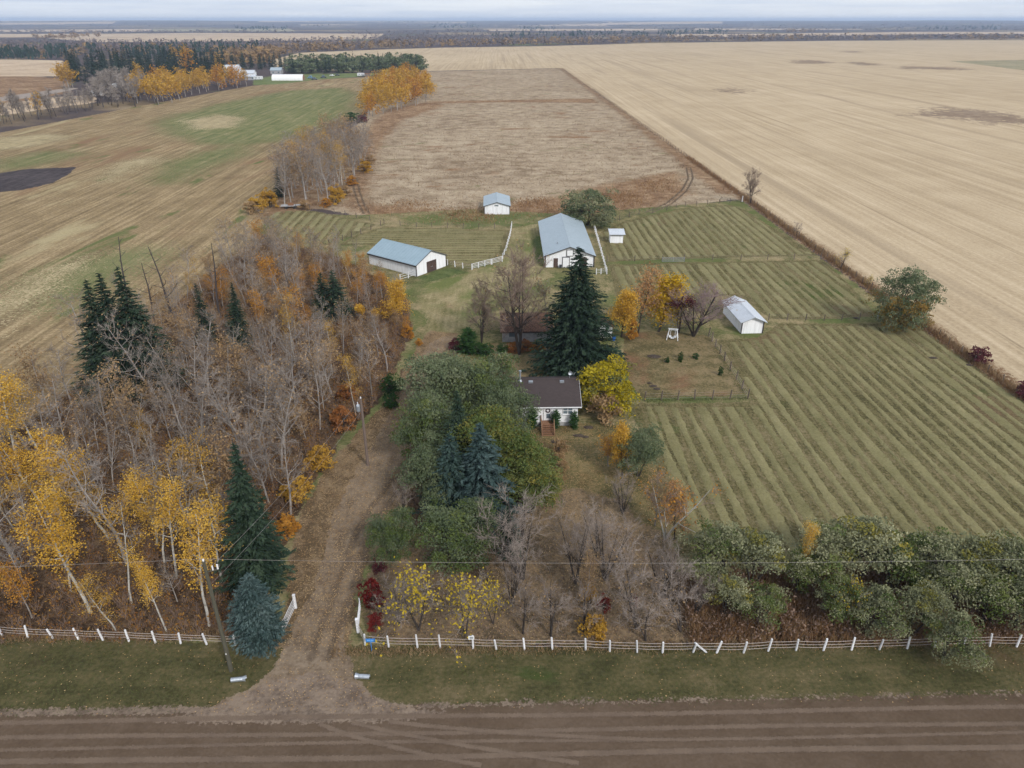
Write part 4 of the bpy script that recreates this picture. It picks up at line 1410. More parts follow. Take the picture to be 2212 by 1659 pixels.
ls = gable("shed", "long narrow white shed with pale metal roof beside the paddock", "shed", at(1600, 721), .03, 3.9, 10.2, 2.35, 3.15, 'y', 'white_wall', 'metal_white', over=.45)
rake_trim(ls, 3.9, 2.35, 3.15, .45, 'galvanized', w=.08)
for x in (0.0, 3.9):
    facade_box(ls, "corner_trim", x - .09, x + .09, 0, 2.3, 'dark_trim', y=-.05, d=.08)
facade_box(ls, "lamp", 1.85, 2.05, 2.62, 2.78, 'sign_white', y=-.06, d=.1)

gs = gable("garage", "old garage under a leaf-strewn brown roof", "garage", at(1085, 739), 0, 8.6, 8.0, 2.1, 3.75, 'x', 'grey_wall', 'shingle_leafy', over=.35)
facade_box(gs, "fascia", -.36, 8.96, 1.83, 1.97, 'dark_trim', y=-.375, d=.04)
facade_box(gs, "window", 1.2, 2.2, 1.0, 1.7, 'glass', y=-.02, d=.05)
MB().box(7.6, 7.95, 2.2, 2.5, 2.9, 3.35).build("roof_vent", 'galvanized', gs)

p = at(1322, 733)
ws = gable("shed", "white garden shed half hidden behind the tall spruce", "shed", (p[0] - 2.5, p[1] + .8), 0, 2.6, 2.6, 2.0, 2.5, 'y', 'white_wall', 'shingle_leafy', over=.2)
facade_box(ws, "door", .5, 1.4, 0, 1.85, 'white_trim', y=-.03, d=.05)
br = MB()
br.tube([(0, 0, 0), (0, 0, .3), (0, 0, .62), (0, 0, .9)], [.27, .31, .31, .27], 10)
br.tube([(0, 0, .29), (0, 0, .33)], .335, 10).tube([(0, 0, .6), (0, 0, .64)], .335, 10)
p = at(1325, 734)
tag(br.build("barrel", 'blue_plastic', None, (p[0], p[1] - .4, LAYER[0])), "blue plastic barrel beside the white garden shed", "barrel")

# ---------------------------------------------------------------- fences
wgen = np.random.default_rng(11)


def wires(pts, heights, r, mat, root, sag=.05, name="wire"):
    for h in heights:
        m = MB()
        for a, b in zip(pts[:-1], pts[1:]):
            q = []
            for t in (0, .33, .67, 1.0):
                q.append((a[0] + (b[0] - a[0]) * t, a[1] + (b[1] - a[1]) * t, h - sag * 4 * t * (1 - t) * (1 + .3 * math.sin(a[0] * 7))))
            m.tube(q, r, 3, cap=False)
        m.build(name, mat, root)


POSTM = {}


def post_mesh(w, h, mat):
    k = (round(w, 3), round(h, 2), mat)
    if k not in POSTM:
        m = MB()
        n = 6
        m.tube([(0, 0, -.05), (0, 0, h * .5), (0, 0, h)], [w / 2, w / 2 * .97, w / 2 * .92], n)
        POSTM[k] = m.mesh("post", mat)
    return POSTM[k]


def fence(name, label, pts, ph, pw, pmat, whs, wr_, wmat, tilt=.04, wname="wire", group=None):
    pts = [np.array([p[0], p[1]]) for p in pts]
    root = empty(name, (0, 0, 0))
    tag(root, label, "fence", group)
    for p in pts:
        o = link("post", post_mesh(pw, ph, pmat), root, (p[0], p[1], LAYER[0]))
        o.rotation_euler = (float(wgen.normal() * tilt), float(wgen.normal() * tilt), float(wgen.uniform(0, 3)))
        o.scale = (1, 1, float(1 + wgen.normal() * .05))
    if whs:
        wires(pts, whs, wr_, wmat, root, name=wname)
    return root


def along(pts, step):
    P = [np.array(p[:2], float) for p in pts]
    out = [P[0]]
    for a, b in zip(P[:-1], P[1:]):
        n = max(1, int(round(np.linalg.norm(b - a) / step)))
        for i in range(1, n + 1):
            out.append(a + (b - a) * i / n)
    return out


AT = lambda L: [at(*p)[:2] for p in L]
left_posts = AT([(-160, 1366), (-105, 1369), (-49, 1372), (6, 1374), (61, 1378), (115, 1380), (170, 1382), (223, 1384), (279, 1386), (336, 1389), (391, 1391), (447, 1393), (509, 1395), (560, 1391), (612, 1366)])
fence("road_fence", "white-posted rope fence along the road, left of the drive", left_posts, 1.32, .19, 'white_rail', (.55, .85, 1.15), .014, 'rope_white', .085, "rope")
right_posts = AT([(775, 1366), (789, 1394), (840, 1399), (902, 1400), (951, 1400), (1022, 1402), (1072, 1403.5), (1133, 1404), (1193, 1404), (1265, 1405), (1317, 1408), (1376, 1410), (1431, 1411), (1497, 1410), (1548, 1411), (1606, 1411), (1659, 1407.5), (1719, 1406),
                  (1778, 1407), (1839, 1405), (1899, 1404), (1959, 1402), (2019, 1399), (2077, 1398), (2137, 1397), (2195, 1398), (2255, 1398), (2315, 1398)])
rf = fence("road_fence", "white-posted rope fence along the road, right of the drive", right_posts, 1.36, .19, 'white_rail', (.5, .85, 1.2), .014, 'rope_white', .08, "rope")
a, b = at(1497, 1410), at(1526, 1410)
MB().bar((a[0], a[1], 1.25), (b[0], b[1], .05), .12).build("brace", 'white_rail', rf)


def panel(name, label, a, b, h, n, mat, posts=True, r=.05, z0=.3, group=None, post_h=None):
    """a barred gate or rail fence panel between two ground points"""
    a, b = np.array(a[:2]), np.array(b[:2])
    root = empty(name, (a[0], a[1], LAYER[0]), math.atan2(b[1] - a[1], b[0] - a[0]))
    tag(root, label, "gate" if "gate" in name else "fence", group)
    L = float(np.hypot(*(b - a)))
    for i in range(n):
        z = z0 + (h - z0) * i / (n - 1)
        MB().bar((.06, 0, z), (L - .06, 0, z), r, r * 1.6).build("rail", mat, root)
    k = max(1, int(round(L / 2.2)))
    for i in range(k + 1):
        x = L * i / k
        if posts:
            MB().box(x - .08, x + .08, .032, .19, 0, (post_h or h) + .1).build("post", mat, root)
        else:
            MB().box(x - .035, x + .035, .042, .10, z0 - .05, h + .05).build("upright", mat, root)
    return root


panel("gate", "open white barred gate beside the blue spruce, left of the drive", at(617, 1364), at(639, 1316), 1.35, 5, 'white_rail', False, .035)
gl = at(639, 1316)
panel("gate", "open white barred gate right of the drive mouth", at(775, 1365), at(780, 1317), 1.35, 5, 'white_rail', False, .035)
for (q, lab) in ((at(639.5, 1315), "tall white gate post at the far end of the left gate"), (at(774, 1367.5), "tall white gate post on the right of the drive")):
    g = empty("gate_post", (q[0], q[1], LAYER[0]))
    tag(g, lab, "post")
    MB().box(-.1, .1, -.1, .1, 0, 1.6).build("shaft", 'white_rail', g)
    MB().box(-.13, .13, -.13, .13, 1.603, 1.68).build("cap", 'white_rail', g)

# white fences round the barns
fence("paddock_fence", "white wooden fence left of the barn lane", along(AT([(1105.5, 489), (1103, 505), (1099, 522), (1093, 542), (1086, 559)]), 2.6), 1.3, .2, 'white_rail', (.5, .9, 1.2), .03, 'white_rail', .02, "rail")
panel("gate", "white rail gate at the lane corner, upper panel", at(1084, 566), at(1062, 572), 1.25, 4, 'white_rail')
panel("gate", "white rail gate at the lane corner, lower panel", at(1060, 572), at(1019, 583), 1.25, 4, 'white_rail')
fence("paddock_fence", "short white-posted fence from the left barn to the lane gate", AT([(1019, 583), (1000, 580), (983, 577), (967, 573)]), 1.3, .2, 'white_rail', (.5, .9, 1.2), .02, 'rope_white', .03, "rail")
fence("paddock_fence", "white wooden fence right of the big barn", along(AT([(1283, 493), (1291, 520), (1300, 553), (1310.5, 593)]), 2.2), 1.35, .2, 'white_rail', (.5, .9, 1.2), .03, 'white_rail', .02, "rail")
fence("paddock_fence", "short white fence at the front corner of the big barn", AT([(1310, 591), (1298, 592.5), (1288, 593.5)]), 1.3, .18, 'white_rail', (.5, .9, 1.2), .03, 'white_rail', .02, "rail")
panel("rail_fence", "short white rail fence at the near corner of the left barn", at(899, 596), at(864, 607), 1.3, 3, 'white_rail')
# wire fences on wooden posts
fence("wire_fence", "long wire fence between the paddocks and the stubble field", [(XB - .3 + .15 * math.sin(y), y) for y in np.arange(46, 226, 3.6)], 1.35, .17, 'post_wood', (.5, .85, 1.15), .008, 'wire_dark', .05)
fence("wire_fence", "far wire fence between the pasture and the stubble field", [(XB - .3 + .15 * math.sin(y), y) for y in np.arange(230, 620, 5.0)], 1.3, .17, 'post_wood', (.9,), .01, 'wire_dark', .05)
fence("wire_fence", "wire fence between the upper and middle right paddocks", along(AT([(1311, 566), (1430, 564), (1478, 563), (1600, 562), (1772, 560)]), 5.6), 1.4, .18, 'post_wood', (.5, .9, 1.2), .012, 'wire_dark', .04)
panel("gate", "pale barred gate in the upper paddock fence", at(1430, 568.5), at(1478, 568), 1.25, 5, 'galvanized', False, .035)
fence("wire_fence", "wire fence below the long shed's paddock", along(AT([(1660, 692), (1780, 693), (1893, 691)]), 3.8), 1.3, .17, 'post_wood', (.5, .9, 1.2), .012, 'wire_dark', .04)
p = at(1894, 692)
tag(link("fence_post", post_mesh(.26, 1.7, 'white_rail'), None, (p[0], p[1], 0)), "stout white post where the paddock fence meets the willow", "post")
p = at(1603, 436)
tag(link("fence_post", post_mesh(.3, 1.8, 'white_rail'), None, (p[0], p[1], 0)), "white corner post below the bare tree", "post")
fence("wire_fence", "wire fence along the right and near side of the garden lawn", along(AT([(1530, 727), (1545, 750), (1565, 780), (1590, 820), (1615, 862)]), 2.8) + along(AT([(1615, 862), (1500, 863), (1392, 866)]), 2.95)[1:], 1.5, .21, 'post_wood', (.4, .8, 1.2), .012, 'wire', .04)
fence("wire_fence", "wire fence between the pasture and the upper right paddock", along(AT([(1600, 437), (1480, 446), (1440, 455), (1380, 464), (1338, 476)]), 4.2), 1.4, .19, 'post_wood', (.5, .9, 1.2), .012, 'wire_dark', .05)
fence("wire_fence", "wire fence between the pasture and the left paddocks", along(AT([(1103, 494), (1000, 494), (900, 491), (830, 484), (770, 471), (700, 455), (640, 452)]), 4.5), 1.4, .19, 'post_wood', (.5, .9, 1.2), .012, 'wire_dark', .05)
fence("wire_fence", "short wire fence between the two left paddocks", along(AT([(822, 488), (780, 505), (740, 520), (712, 531)]), 4.5), 1.4, .22, 'post_wood', (.5, .9, 1.2), .012, 'wire_dark', .07)

# ---------------------------------------------------------------- power line
def pole(loc, h, mat, label, top_pin=True):
    root = empty("power_pole", (loc[0], loc[1], 0))
    tag(root, label, "power pole", "wooden power poles")
    MB().tube([(0, 0, 0), (0, 0, h * .5), (0, 0, h)], [.19, .165, .13], 8).build("shaft", mat, root)
    MB().tube([(0, 0, h), (0, 0, h + .12), (0, 0, h + .25)], [.05, .09, .05], 6).build("insulator", 'sign_white', root)
    return root


P1 = at(500, 1450)
P2 = at(795, 1006)
PH1, PH2 = 12.2, 9.6
pl1 = pole(P1, PH1, 'pole_wood', "tall greenish power pole on the verge beside the road fence")
MB().bar((0, 0, PH1 - 1.1), (.9, .25, PH1 - 1.0), .07, .09).build("crossarm", 'pole_wood', pl1)
MB().tube([(.85, .25, PH1 - 1.0), (.85, .25, PH1 - .55)], .07, 6).build("fuse_cutout", 'sign_white', pl1)
MB().tube([(.5, .14, PH1 - 1.0), (.5, .14, PH1 - .6)], .06, 6).build("insulator", 'sign_white', pl1)
MB().box(-.05, .05, -.185, -.165, 2.2, 2.32).build("tag_plate", 'sign_white', pl1)
pl2 = pole(P2, PH2, 'pole_brown', "brown power pole with a grey transformer beside the drive")
MB().tube([(-.42, 0, PH2 - 1.75), (-.42, 0, PH2 - 1.65), (-.42, 0, PH2 - .95), (-.42, 0, PH2 - .85)], [.22, .26, .26, .2], 10).build("transformer", 'galvanized', pl2)
MB().tube([(-.42, 0, PH2 - .85), (-.42, 0, PH2 - .5)], .05, 6).build("bushing", 'sign_white', pl2)


def span(label, a, b, sag, r=.009):
    m = MB()
    n = 28
    m.tube([(a[0] + (b[0] - a[0]) * t, a[1] + (b[1] - a[1]) * t, a[2] + (b[2] - a[2]) * t - sag * 4 * t * (1 - t)) for t in np.linspace(0, 1, n)], r, 4, cap=False)
    tag(m.build("power_line", 'wire', None), label, "wire", "overhead wires of the power line")


top1 = (P1[0], P1[1], PH1 + .25)
span("overhead wire running right from the near pole along the road", top1, (P1[0] + 95, P1[1] - .9, 12.6), .9)
span("overhead wire running left from the near pole along the road", top1, (P1[0] - 80, P1[1] + .9, 11.6), .8)
span("upper overhead wire from the near pole to the transformer pole", (P1[0] + .5, P1[1] + .14, PH1 - .6), (P2[0], P2[1], PH2 + .2), .7)
span("lower overhead wire from the near pole to the transformer pole", (P1[0] + .1, P1[1] + .1, PH1 - 2.4), (P2[0], P2[1], PH2 - 1.6), .7)

# ---------------------------------------------------------------- small things by the drive
def culvert(loc, rz, label):
    root = empty("culvert", (loc[0], loc[1], LAYER[0] + .02), rz)
    tag(root, label, "culvert", "corrugated culvert ends at the drive mouth")
    n, L, R = 14, .95, .19
    vs, fs = [], []
    K = 17
    for i in range(K):
        r = R * (1 + .07 * (i % 2))
        for j in range(n):
            t = 2 * math.pi * j / n
            vs.append((L * i / (K - 1), r * math.cos(t), .12 + r * math.sin(t)))
    for i in range(K - 1):
        for j in range(n):
            fs.append((i * n + j, i * n + (j + 1) % n, (i + 1) * n + (j + 1) % n, (i + 1) * n + j))
    MB().add(vs, fs).build("pipe", 'galvanized', root)
    MB().add([(L, R * 1.08 * math.cos(t), .12 + R * 1.08 * math.sin(t)) for t in np.linspace(0, 6.283, 12, endpoint=False)] +
             [(L + .28, R * 1.35 * math.cos(t), .15 + R * 1.35 * math.sin(t)) for t in np.linspace(0, 6.283, 12, endpoint=False)],
             [(i, (i + 1) % 12, 12 + (i + 1) % 12, 12 + i) for i in range(12)]).build("flared_end", 'galvanized', root)


p = at(500, 1473)
culvert(p, .12, "corrugated steel culvert end on the left of the drive mouth")
p = at(799, 1466)
culvert(p, 3.05, "corrugated steel culvert end on the right of the drive mouth")
p = at(805, 1402)
sg = empty("address_sign", (p[0], p[1] - .35, LAYER[0]))
tag(sg, "small blue address sign at the right fence corner", "sign")
MB().box(-.03, .03, -.02, .02, 0, 1.35).build("post", 'sign_blue', sg)
MB().box(-.42, .42, -.045, -.022, 1.2, 1.58).build("board", 'sign_blue', sg)
for k, x in enumerate((-.27, -.16, -.05, .1, .21)):
    MB().box(x - .035, x + .035, -.051, -.0455, 1.32, 1.47).build("digit", 'sign_pale', sg)
p = right_posts[5]
ss = empty("notice_sign", (p[0] - .12, p[1] - .14, LAYER[0]))
tag(ss, "small white notice on the roadside fence post", "sign")
MB().box(-.26, .26, -.02, .0, 1.25, 1.68).build("board", 'sign_white', ss)
MB().box(-.14, .16, -.025, -.0205, 1.36, 1.56).build("printed_panel", 'galvanized', ss)

# garden swing
p = at(1452, 733)
sw = empty("garden_swing", (p[0], p[1], LAYER[0]), -.25)
tag(sw, "white two-seat garden swing on the brown lawn", "swing")
for s in (-.85, .85):
    for t in (-.75, .75):
        MB().bar((s * 1.15, t, 0), (s * .75, t * .18, 1.85), .09).build("leg", 'white_trim', sw)
    MB().bar((s * .78, -.25, 1.82), (s * .78, .25, 1.82), .10).build("end_beam", 'white_trim', sw)
MB().bar((-.85, 0, 1.9), (.85, 0, 1.9), .11).build("top_beam", 'white_trim', sw)
MB().bar((-.8, -.3, 1.82), (.8, -.3, 1.82), .07).build("top_beam", 'white_trim', sw)
MB().bar((-.8, .3, 1.82), (.8, .3, 1.82), .07).build("top_beam", 'white_trim', sw)
for s in (-1, 1):
    MB().box(s * .42 - .22, s * .42 + .22, -.45, .45, .42, .48).build("seat", 'white_trim', sw)
    for q in np.linspace(-.4, .4, 5):
        MB().bar((s * .62, q, .48), (s * .74, q, 1.05), .07, .03).build("back_slat", 'white_trim', sw)
    MB().bar((s * .745, -.45, 1.08), (s * .745, .45, 1.08), .05, .08).build("back_rail", 'white_trim', sw)
    for t in (-.42, .42):
        MB().bar((s * .45, t, .45), (s * .35, t * .7, 1.8), .035).build("hanger", 'white_trim', sw)
MB().box(-.3, .3, -.4, .4, .2, .25).build("foot_board", 'white_trim', sw)

# flat trailer by the left grove
p = at(607, 452)
tr = empty("flat_trailer", (p[0], p[1], 0), .1)
tag(tr, "low flat trailer at the edge of the left grove", "trailer")
MB().box(0, 5.5, 0, 2.0, .75, .95).build("bed", 'grey_wall', tr)
for x in (1.6, 3.9):
    for y in (-.1, 2.0):
        MB().tube([(x, y - .1, .38), (x, y + .12, .38)], .38, 10).build("wheel", 'tyre', tr)
MB().bar((5.5, 1, .8), (7.0, 1, .5), .12).build("drawbar", 'dark_trim', tr)
tag(MB().box(0, 1.6, 0, .9, 0, .5).box(.2, 1.3, .1, .8, .501, .7).build("crate", 'rust_paint' if 'rust_paint' in MATS else 'deck_wood', None, (p[0] + 2, p[1] + .5, .96)), "rusty red box on the flat trailer", "box")

# ---------------------------------------------------------------- the neighbours' farm, far off
def far_house(px, py, W, D, eave, ridge, roof, wall, label, axis='x', rz=0.0):
    p = at(px, py)
    r = gable("farm_building", label, "building", p, rz, W, D, eave, ridge, axis, wall, roof, over=.5)
    for k in range(max(2, int(W / 5))):
        x = W * (k + .5) / max(2, int(W / 5))
        facade_box(r, "window", x - .8, x + .8, 1.0, 2.2, 'glass', y=-.03, d=.08)
    return r


q0, q1 = at(587, 174), at(654, 174)
QL = float(np.hypot(*(q1 - q0)[:2]))
qn = empty("quonset_shed", (q0[0], q0[1], 0), math.atan2(q1[1] - q0[1], q1[0] - q0[0]))
tag(qn, "long white arched shed in the far farmyard", "shed")
NQ, RQ = 12, 4.6
arc = [(RQ - RQ * math.cos(math.pi * i / NQ), 5.0 * math.sin(math.pi * i / NQ)) for i in range(NQ + 1)]
for k in range(8):
    x0, x1 = QL * k / 8 + .05, QL * (k + 1) / 8 - .05
    MB().add([(x0, y, z) for y, z in arc] + [(x1, y, z) for y, z in arc], [(i, i + 1, NQ + 2 + i, NQ + 1 + i) for i in range(NQ)]).build("cover_panel", 'sign_white', qn)
MB().add([(QL, y, z * .98) for y, z in arc], [tuple(range(NQ + 1))]).build("end_wall", 'rail_wood', qn)
MB().add([(0, y, z * .98) for y, z in arc], [tuple(range(NQ + 1))]).build("end_wall", 'white_wall', qn)
far_house(484, 160, 15, 12, 5.0, 8.5, 'metal_white', 'white_wall', "far white house with pale hipped roof beside the spruces")
far_house(513, 168, 16, 10, 4.0, 6.5, 'metal_white', 'white_wall', "far low white building left of the arched shed")
far_house(529, 173, 10, 7, 3.0, 4.2, 'metal_white', 'grey_wall', "small grey-walled annex below the far low building")
far_house(585, 160, 11, 9, 3.6, 6.0, 'metal_blue', 'grey_wall', "far grey shed behind the arched shed")
far_house(843, 155, 12, 9, 2.6, 5.0, 'metal_white', 'grey_wall', "far open shelter with a white roof by the windbreak")
far_house(200, 207, 6, 5, 3.0, 3.8, 'metal_white', 'white_wall', "small white hut among the grey trees at left")
far_house(788, 166, 5, 4, 4.0, 6.0, 'shingle_brown', 'rail_wood', "small brown granary in the far yard")


def vehicle(px, py, L, W, H, mat, label, kind, rz=0.0):
    p = at(px, py)
    r = empty(kind, (p[0], p[1], LAYER[0]), rz)
    tag(r, label, kind.replace("_", " "), "vehicles parked in the far farmyard")
    m = MB()
    if kind in ("camper_trailer",):
        m.add([(0, 0, .5), (L, 0, .5), (L + .4, 0, 1.4), (L, 0, H), (.2, 0, H), (0, 0, H - .4)] + [(0, W, .5), (L, W, .5), (L + .4, W, 1.4), (L, W, H), (.2, W, H), (0, W, H - .4)],
              [(5, 4, 3, 2, 1, 0), (6, 7, 8, 9, 10, 11)] + [(i, (i + 1) % 6, 6 + (i + 1) % 6, 6 + i) for i in range(6)])
        m.build("body", mat, r)
        MB().box(L * .2, L * .4, -.03, 0, 1.5, 2.1).build("window", 'glass', r)
        MB().box(L * .6, L * .75, -.03, 0, 1.5, 2.1).build("window", 'glass', r)
    else:
        m.add([(0, 0, .4), (L, 0, .4), (L, 0, .95), (L * .72, 0, 1.05), (L * .62, 0, H), (L * .3, 0, H), (L * .2, 0, 1.05), (0, 0, 1.0)] + [(0, W, .4), (L, W, .4), (L, W, .95), (L * .72, W, 1.05), (L * .62, W, H), (L * .3, W, H), (L * .2, W, 1.05), (0, W, 1.0)],
              [(7, 6, 5, 4, 3, 2, 1, 0), tuple(range(8, 16))] + [(i, (i + 1) % 8, 8 + (i + 1) % 8, 8 + i) for i in range(8)])
        m.build("body", mat, r)
        MB().box(L * .31, L * .61, -.02, 0, 1.1, H - .1).build("window", 'glass', r)
    for x in (L * .2, L * .8):
        for y in (0, W):
            MB().tube([(x, y - .12, .36), (x, y + .12, .36)], .36, 8).build("wheel", 'tyre', r)
    return r


vehicle(548, 173, 8, 2.6, 3.2, 'car_white', "white camper trailer left of the arched shed", "camper_trailer")
vehicle(664, 170, 6, 2.4, 2.6, 'car_blue', "blue truck at the end of the arched shed", "truck")
vehicle(672, 173, 6, 2.2, 2.4, 'car_dark', "dark truck just right of the arched shed", "truck")
vehicle(692, 169, 6, 2.2, 2.6, 'car_dark', "dark truck alone on the far green", "truck")
vehicle(712, 165, 4.5, 1.9, 1.7, 'car_white', "pale car under the windbreak", "car")
vehicle(724, 164, 4.5, 1.9, 1.7, 'car_dark', "dark car under the windbreak", "car")
vehicle(772, 165, 7, 2.4, 3.0, 'car_white', "white camper in front of the brown granary", "camper_trailer")
vehicle(805, 165, 6, 2.2, 2.0, 'car_dark', "dark flat car in the far yard", "car")
vehicle(822, 166, 7.5, 2.4, 2.6, 'car_white', "white camper below the white-roofed shelter", "camper_trailer")
vehicle(835, 165.5, 6, 2.3, 2.3, 'car_white', "white truck at the right end of the far yard", "truck")
vehicle(213, 192, 9, 2.6, 3.4, 'car_white', "white camper trailer among the grey trees at left", "camper_trailer")
vehicle(233, 190, 7, 2.5, 3.2, 'car_white', "second white camper trailer beside the grey trees at left", "camper_trailer")

# ---------------------------------------------------------------- plant materials
leaf_mat('l_willow', [(0, (.055, .078, .04)), (.5, (.13, .162, .085)), (1, (.26, .28, .165))], .2)
leaf_mat('l_silver', [(0, (.11, .122, .066)), (.5, (.235, .242, .135)), (1, (.40, .385, .23))], .2)
leaf_mat('l_autumnwillow', [(0, (.11, .095, .03)), (.5, (.22, .15, .045)), (1, (.36, .22, .06))], .2)
leaf_mat('l_green', [(0, (.045, .075, .024)), (.5, (.11, .145, .045)), (1, (.22, .235, .08))], .2)
leaf_mat('l_olive', [(0, (.08, .09, .025)), (.5, (.17, .165, .045)), (1, (.32, .27, .06))], .2)
leaf_mat('l_gold', [(0, (.36, .185, .025)), (.5, (.56, .325, .045)), (1, (.74, .49, .11))])
leaf_mat('l_dullgold', [(0, (.29, .155, .03)), (.5, (.46, .27, .045)), (1, (.62, .40, .09))])
leaf_mat('l_yellowgreen', [(0, (.16, .14, .012)), (.5, (.34, .27, .02)), (1, (.55, .44, .04))])
leaf_mat('l_yellow', [(0, (.34, .20, .015)), (.5, (.52, .33, .022)), (1, (.70, .48, .05))])
leaf_mat('l_lemon', [(0, (.36, .26, .02)), (1, (.62, .46, .05))])
leaf_mat('l_tan', [(0, (.19, .12, .065)), (.5, (.33, .22, .115)), (1, (.48, .33, .175))])
leaf_mat('l_peach', [(0, (.30, .15, .06)), (.5, (.45, .25, .11)), (1, (.60, .37, .18))])
leaf_mat('l_orange', [(0, (.28, .12, .025)), (.5, (.43, .20, .035)), (1, (.57, .31, .065))])
leaf_mat('l_rust', [(0, (.18, .066, .025)), (.5, (.30, .125, .043)), (1, (.42, .205, .075))])
leaf_mat('l_red', [(0, (.085, .012, .014)), (.5, (.16, .022, .02)), (1, (.27, .05, .035))])
leaf_mat('l_wine', [(0, (.07, .02, .028)), (.5, (.12, .035, .042)), (1, (.20, .075, .07))])
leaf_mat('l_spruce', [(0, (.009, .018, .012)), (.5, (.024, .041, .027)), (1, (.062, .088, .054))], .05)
leaf_mat('l_spruceblue', [(0, (.018, .034, .032)), (.5, (.05, .08, .076)), (1, (.125, .168, .16))], .05)
leaf_mat('l_sprucebluedark', [(0, (.011, .024, .02)), (.5, (.03, .053, .045)), (1, (.075, .11, .096))], .05)
leaf_mat('l_juniper', [(0, (.015, .042, .012)), (1, (.05, .10, .03))], .1)
leaf_mat('twig_grey', [(0, (.14, .117, .098)), (.5, (.235, .20, .172)), (1, (.385, .338, .298))], 0, .45)
leaf_mat('twig_brown', [(0, (.13, .09, .072)), (.5, (.21, .155, .125)), (1, (.32, .24, .19))], 0, .3)
leaf_mat('twig_tan', [(0, (.155, .125, .105)), (.5, (.255, .21, .18)), (1, (.39, .335, .29))], 0, .35)
leaf_mat('twig_purple', [(0, (.16, .11, .108)), (1, (.32, .24, .23))], 0, .3)
leaf_mat('brush', [(0, (.10, .066, .05)), (.5, (.19, .13, .10)), (1, (.32, .23, .17))], 0.0, .3)
leaf_mat('shrub_leaf', [(0, (.11, .045, .02)), (.35, (.19, .09, .03)), (.7, (.29, .15, .04)), (1, (.36, .22, .06))], .2)
plain_mat('bark_grey', (.36, .325, .295), (.19, .17, .155), 2.5, .95, stretch=(1, 1, .3), jitter=.2)
plain_mat('bark_dark', (.062, .05, .042), (.035, .028, .024), 2.5, .95, stretch=(1, 1, .3))
plain_mat('bark_snag', (.075, .062, .06), (.05, .042, .04), 2.5, .95, stretch=(1, 1, .3))
plain_mat('bark_aspen', (.50, .475, .42), (.20, .185, .16), 1.6, .85, stretch=(1, 1, 2.2), lo=.45, hi=.70)

# ---------------------------------------------------------------- one of each kind (with variants)
for s in range(4):
    wood_proto('bare', 100 + s, 11, bark='bark_grey', twig='twig_grey', r=.14, first=.25, limbs=18, reach=.28, rise=.9, subs=6, twigs=6, tw=.95, tr=.013, curl=.25, cut=.016, leaf='l_tan', n_leaf=130, leaf_size=.22, lean=.08)
for s in range(3):
    wood_proto('sparse', 120 + s, 11, bark='bark_grey', twig='twig_grey', r=.13, first=.25, limbs=16, reach=.27, rise=.9, subs=6, twigs=7, tw=.85, tr=.013, leaf='l_tan', n_leaf=520, leaf_size=.24, clump=.8, lean=.08)
for s in range(4):
    wood_proto('aspen', 140 + s, 12, bark='bark_aspen', twig='twig_grey', r=.15, first=.40, limbs=16, reach=.15, rise=.85, subs=5, twigs=4, tw=.5, leaf='l_gold', n_leaf=3600, leaf_size=.165, spread=.36, clump=1.0, cut=.022, lean=.07)
for s in range(3):
    wood_proto('thin_aspen', 150 + s, 12, bark='bark_aspen', twig='twig_grey', r=.12, first=.38, limbs=13, reach=.19, rise=.9, subs=5, twigs=5, tw=.6, leaf='l_dullgold', n_leaf=1600, leaf_size=.165, spread=.36, clump=1.1, cut=.022, lean=.09)
for s in range(3):
    wood_proto('orange', 160 + s, 9, bark='bark_grey', twig='twig_brown', r=.13, first=.22, limbs=15, reach=.28, rise=.9, subs=5, twigs=4, tw=.6, leaf='l_orange', n_leaf=1500, leaf_size=.25, spread=.35, clump=.8)
for s in range(2):
    wood_proto('tan_tree', 170 + s, 8, bark='bark_grey', twig='twig_brown', r=.13, first=.2, limbs=16, reach=.32, rise=.9, subs=5, twigs=5, tw=.6, leaf='l_tan', n_leaf=1500, leaf_size=.24, spread=.35, clump=.7)
for s in range(2):
    wood_proto('snag', 180 + s, 16, bark='bark_snag', twig='twig_brown', r=.27, first=.45, limbs=8, reach=.17, rise=.55, subs=2, twigs=1, tw=.6, lean=.04, cut=.008)
for s in range(3):
    wood_proto('vase', 190 + s, 8, bark='bark_dark', twig='twig_tan', r=.17, first=.25, limbs=42, reach=.32, rise=1.3, subs=5, twigs=7, tw=.85, stems=6, tr=.0105, top_taper=.3)
for s in range(3):
    wood_proto('apple', 200 + s, 5.5, bark='bark_dark', twig='twig_tan', r=.16, first=.3, limbs=18, reach=.50, rise=.6, subs=6, twigs=7, tw=.85, stems=2, curl=.3, tr=.011, leaf='l_tan', n_leaf=60, leaf_size=.2)
for s in range(2):
    wood_proto('apple_yellow', 210 + s, 5.5, bark='bark_dark', twig='twig_grey', r=.15, first=.3, limbs=18, reach=.46, rise=.6, subs=6, twigs=6, tw=.8, stems=2, curl=.3, tr=.011, leaf='l_lemon', n_leaf=520, leaf_size=.24, clump=2.0, spread=.3)
wood_proto('spread_bare', 220, 9, bark='bark_dark', twig='twig_purple', r=.22, first=.18, limbs=40, reach=.46, rise=.75, subs=8, twigs=11, tw=.9, stems=5, tr=.014, top_taper=.35, leaf='l_tan', n_leaf=240, leaf_size=.22)
wood_proto('spread_bare', 221, 9, bark='bark_dark', twig='twig_brown', r=.22, first=.22, limbs=42, reach=.42, rise=.9, subs=8, twigs=11, tw=.9, stems=3, tr=.014, top_taper=.35, leaf='l_tan', n_leaf=160, leaf_size=.22)
wood_proto('birch', 230, 9, bark='bark_aspen', twig='twig_brown', r=.15, first=.3, limbs=18, reach=.28, rise=1.0, subs=6, twigs=6, tw=.7, stems=3, leaf='l_orange', n_leaf=420, leaf_size=.22, clump=1.2)
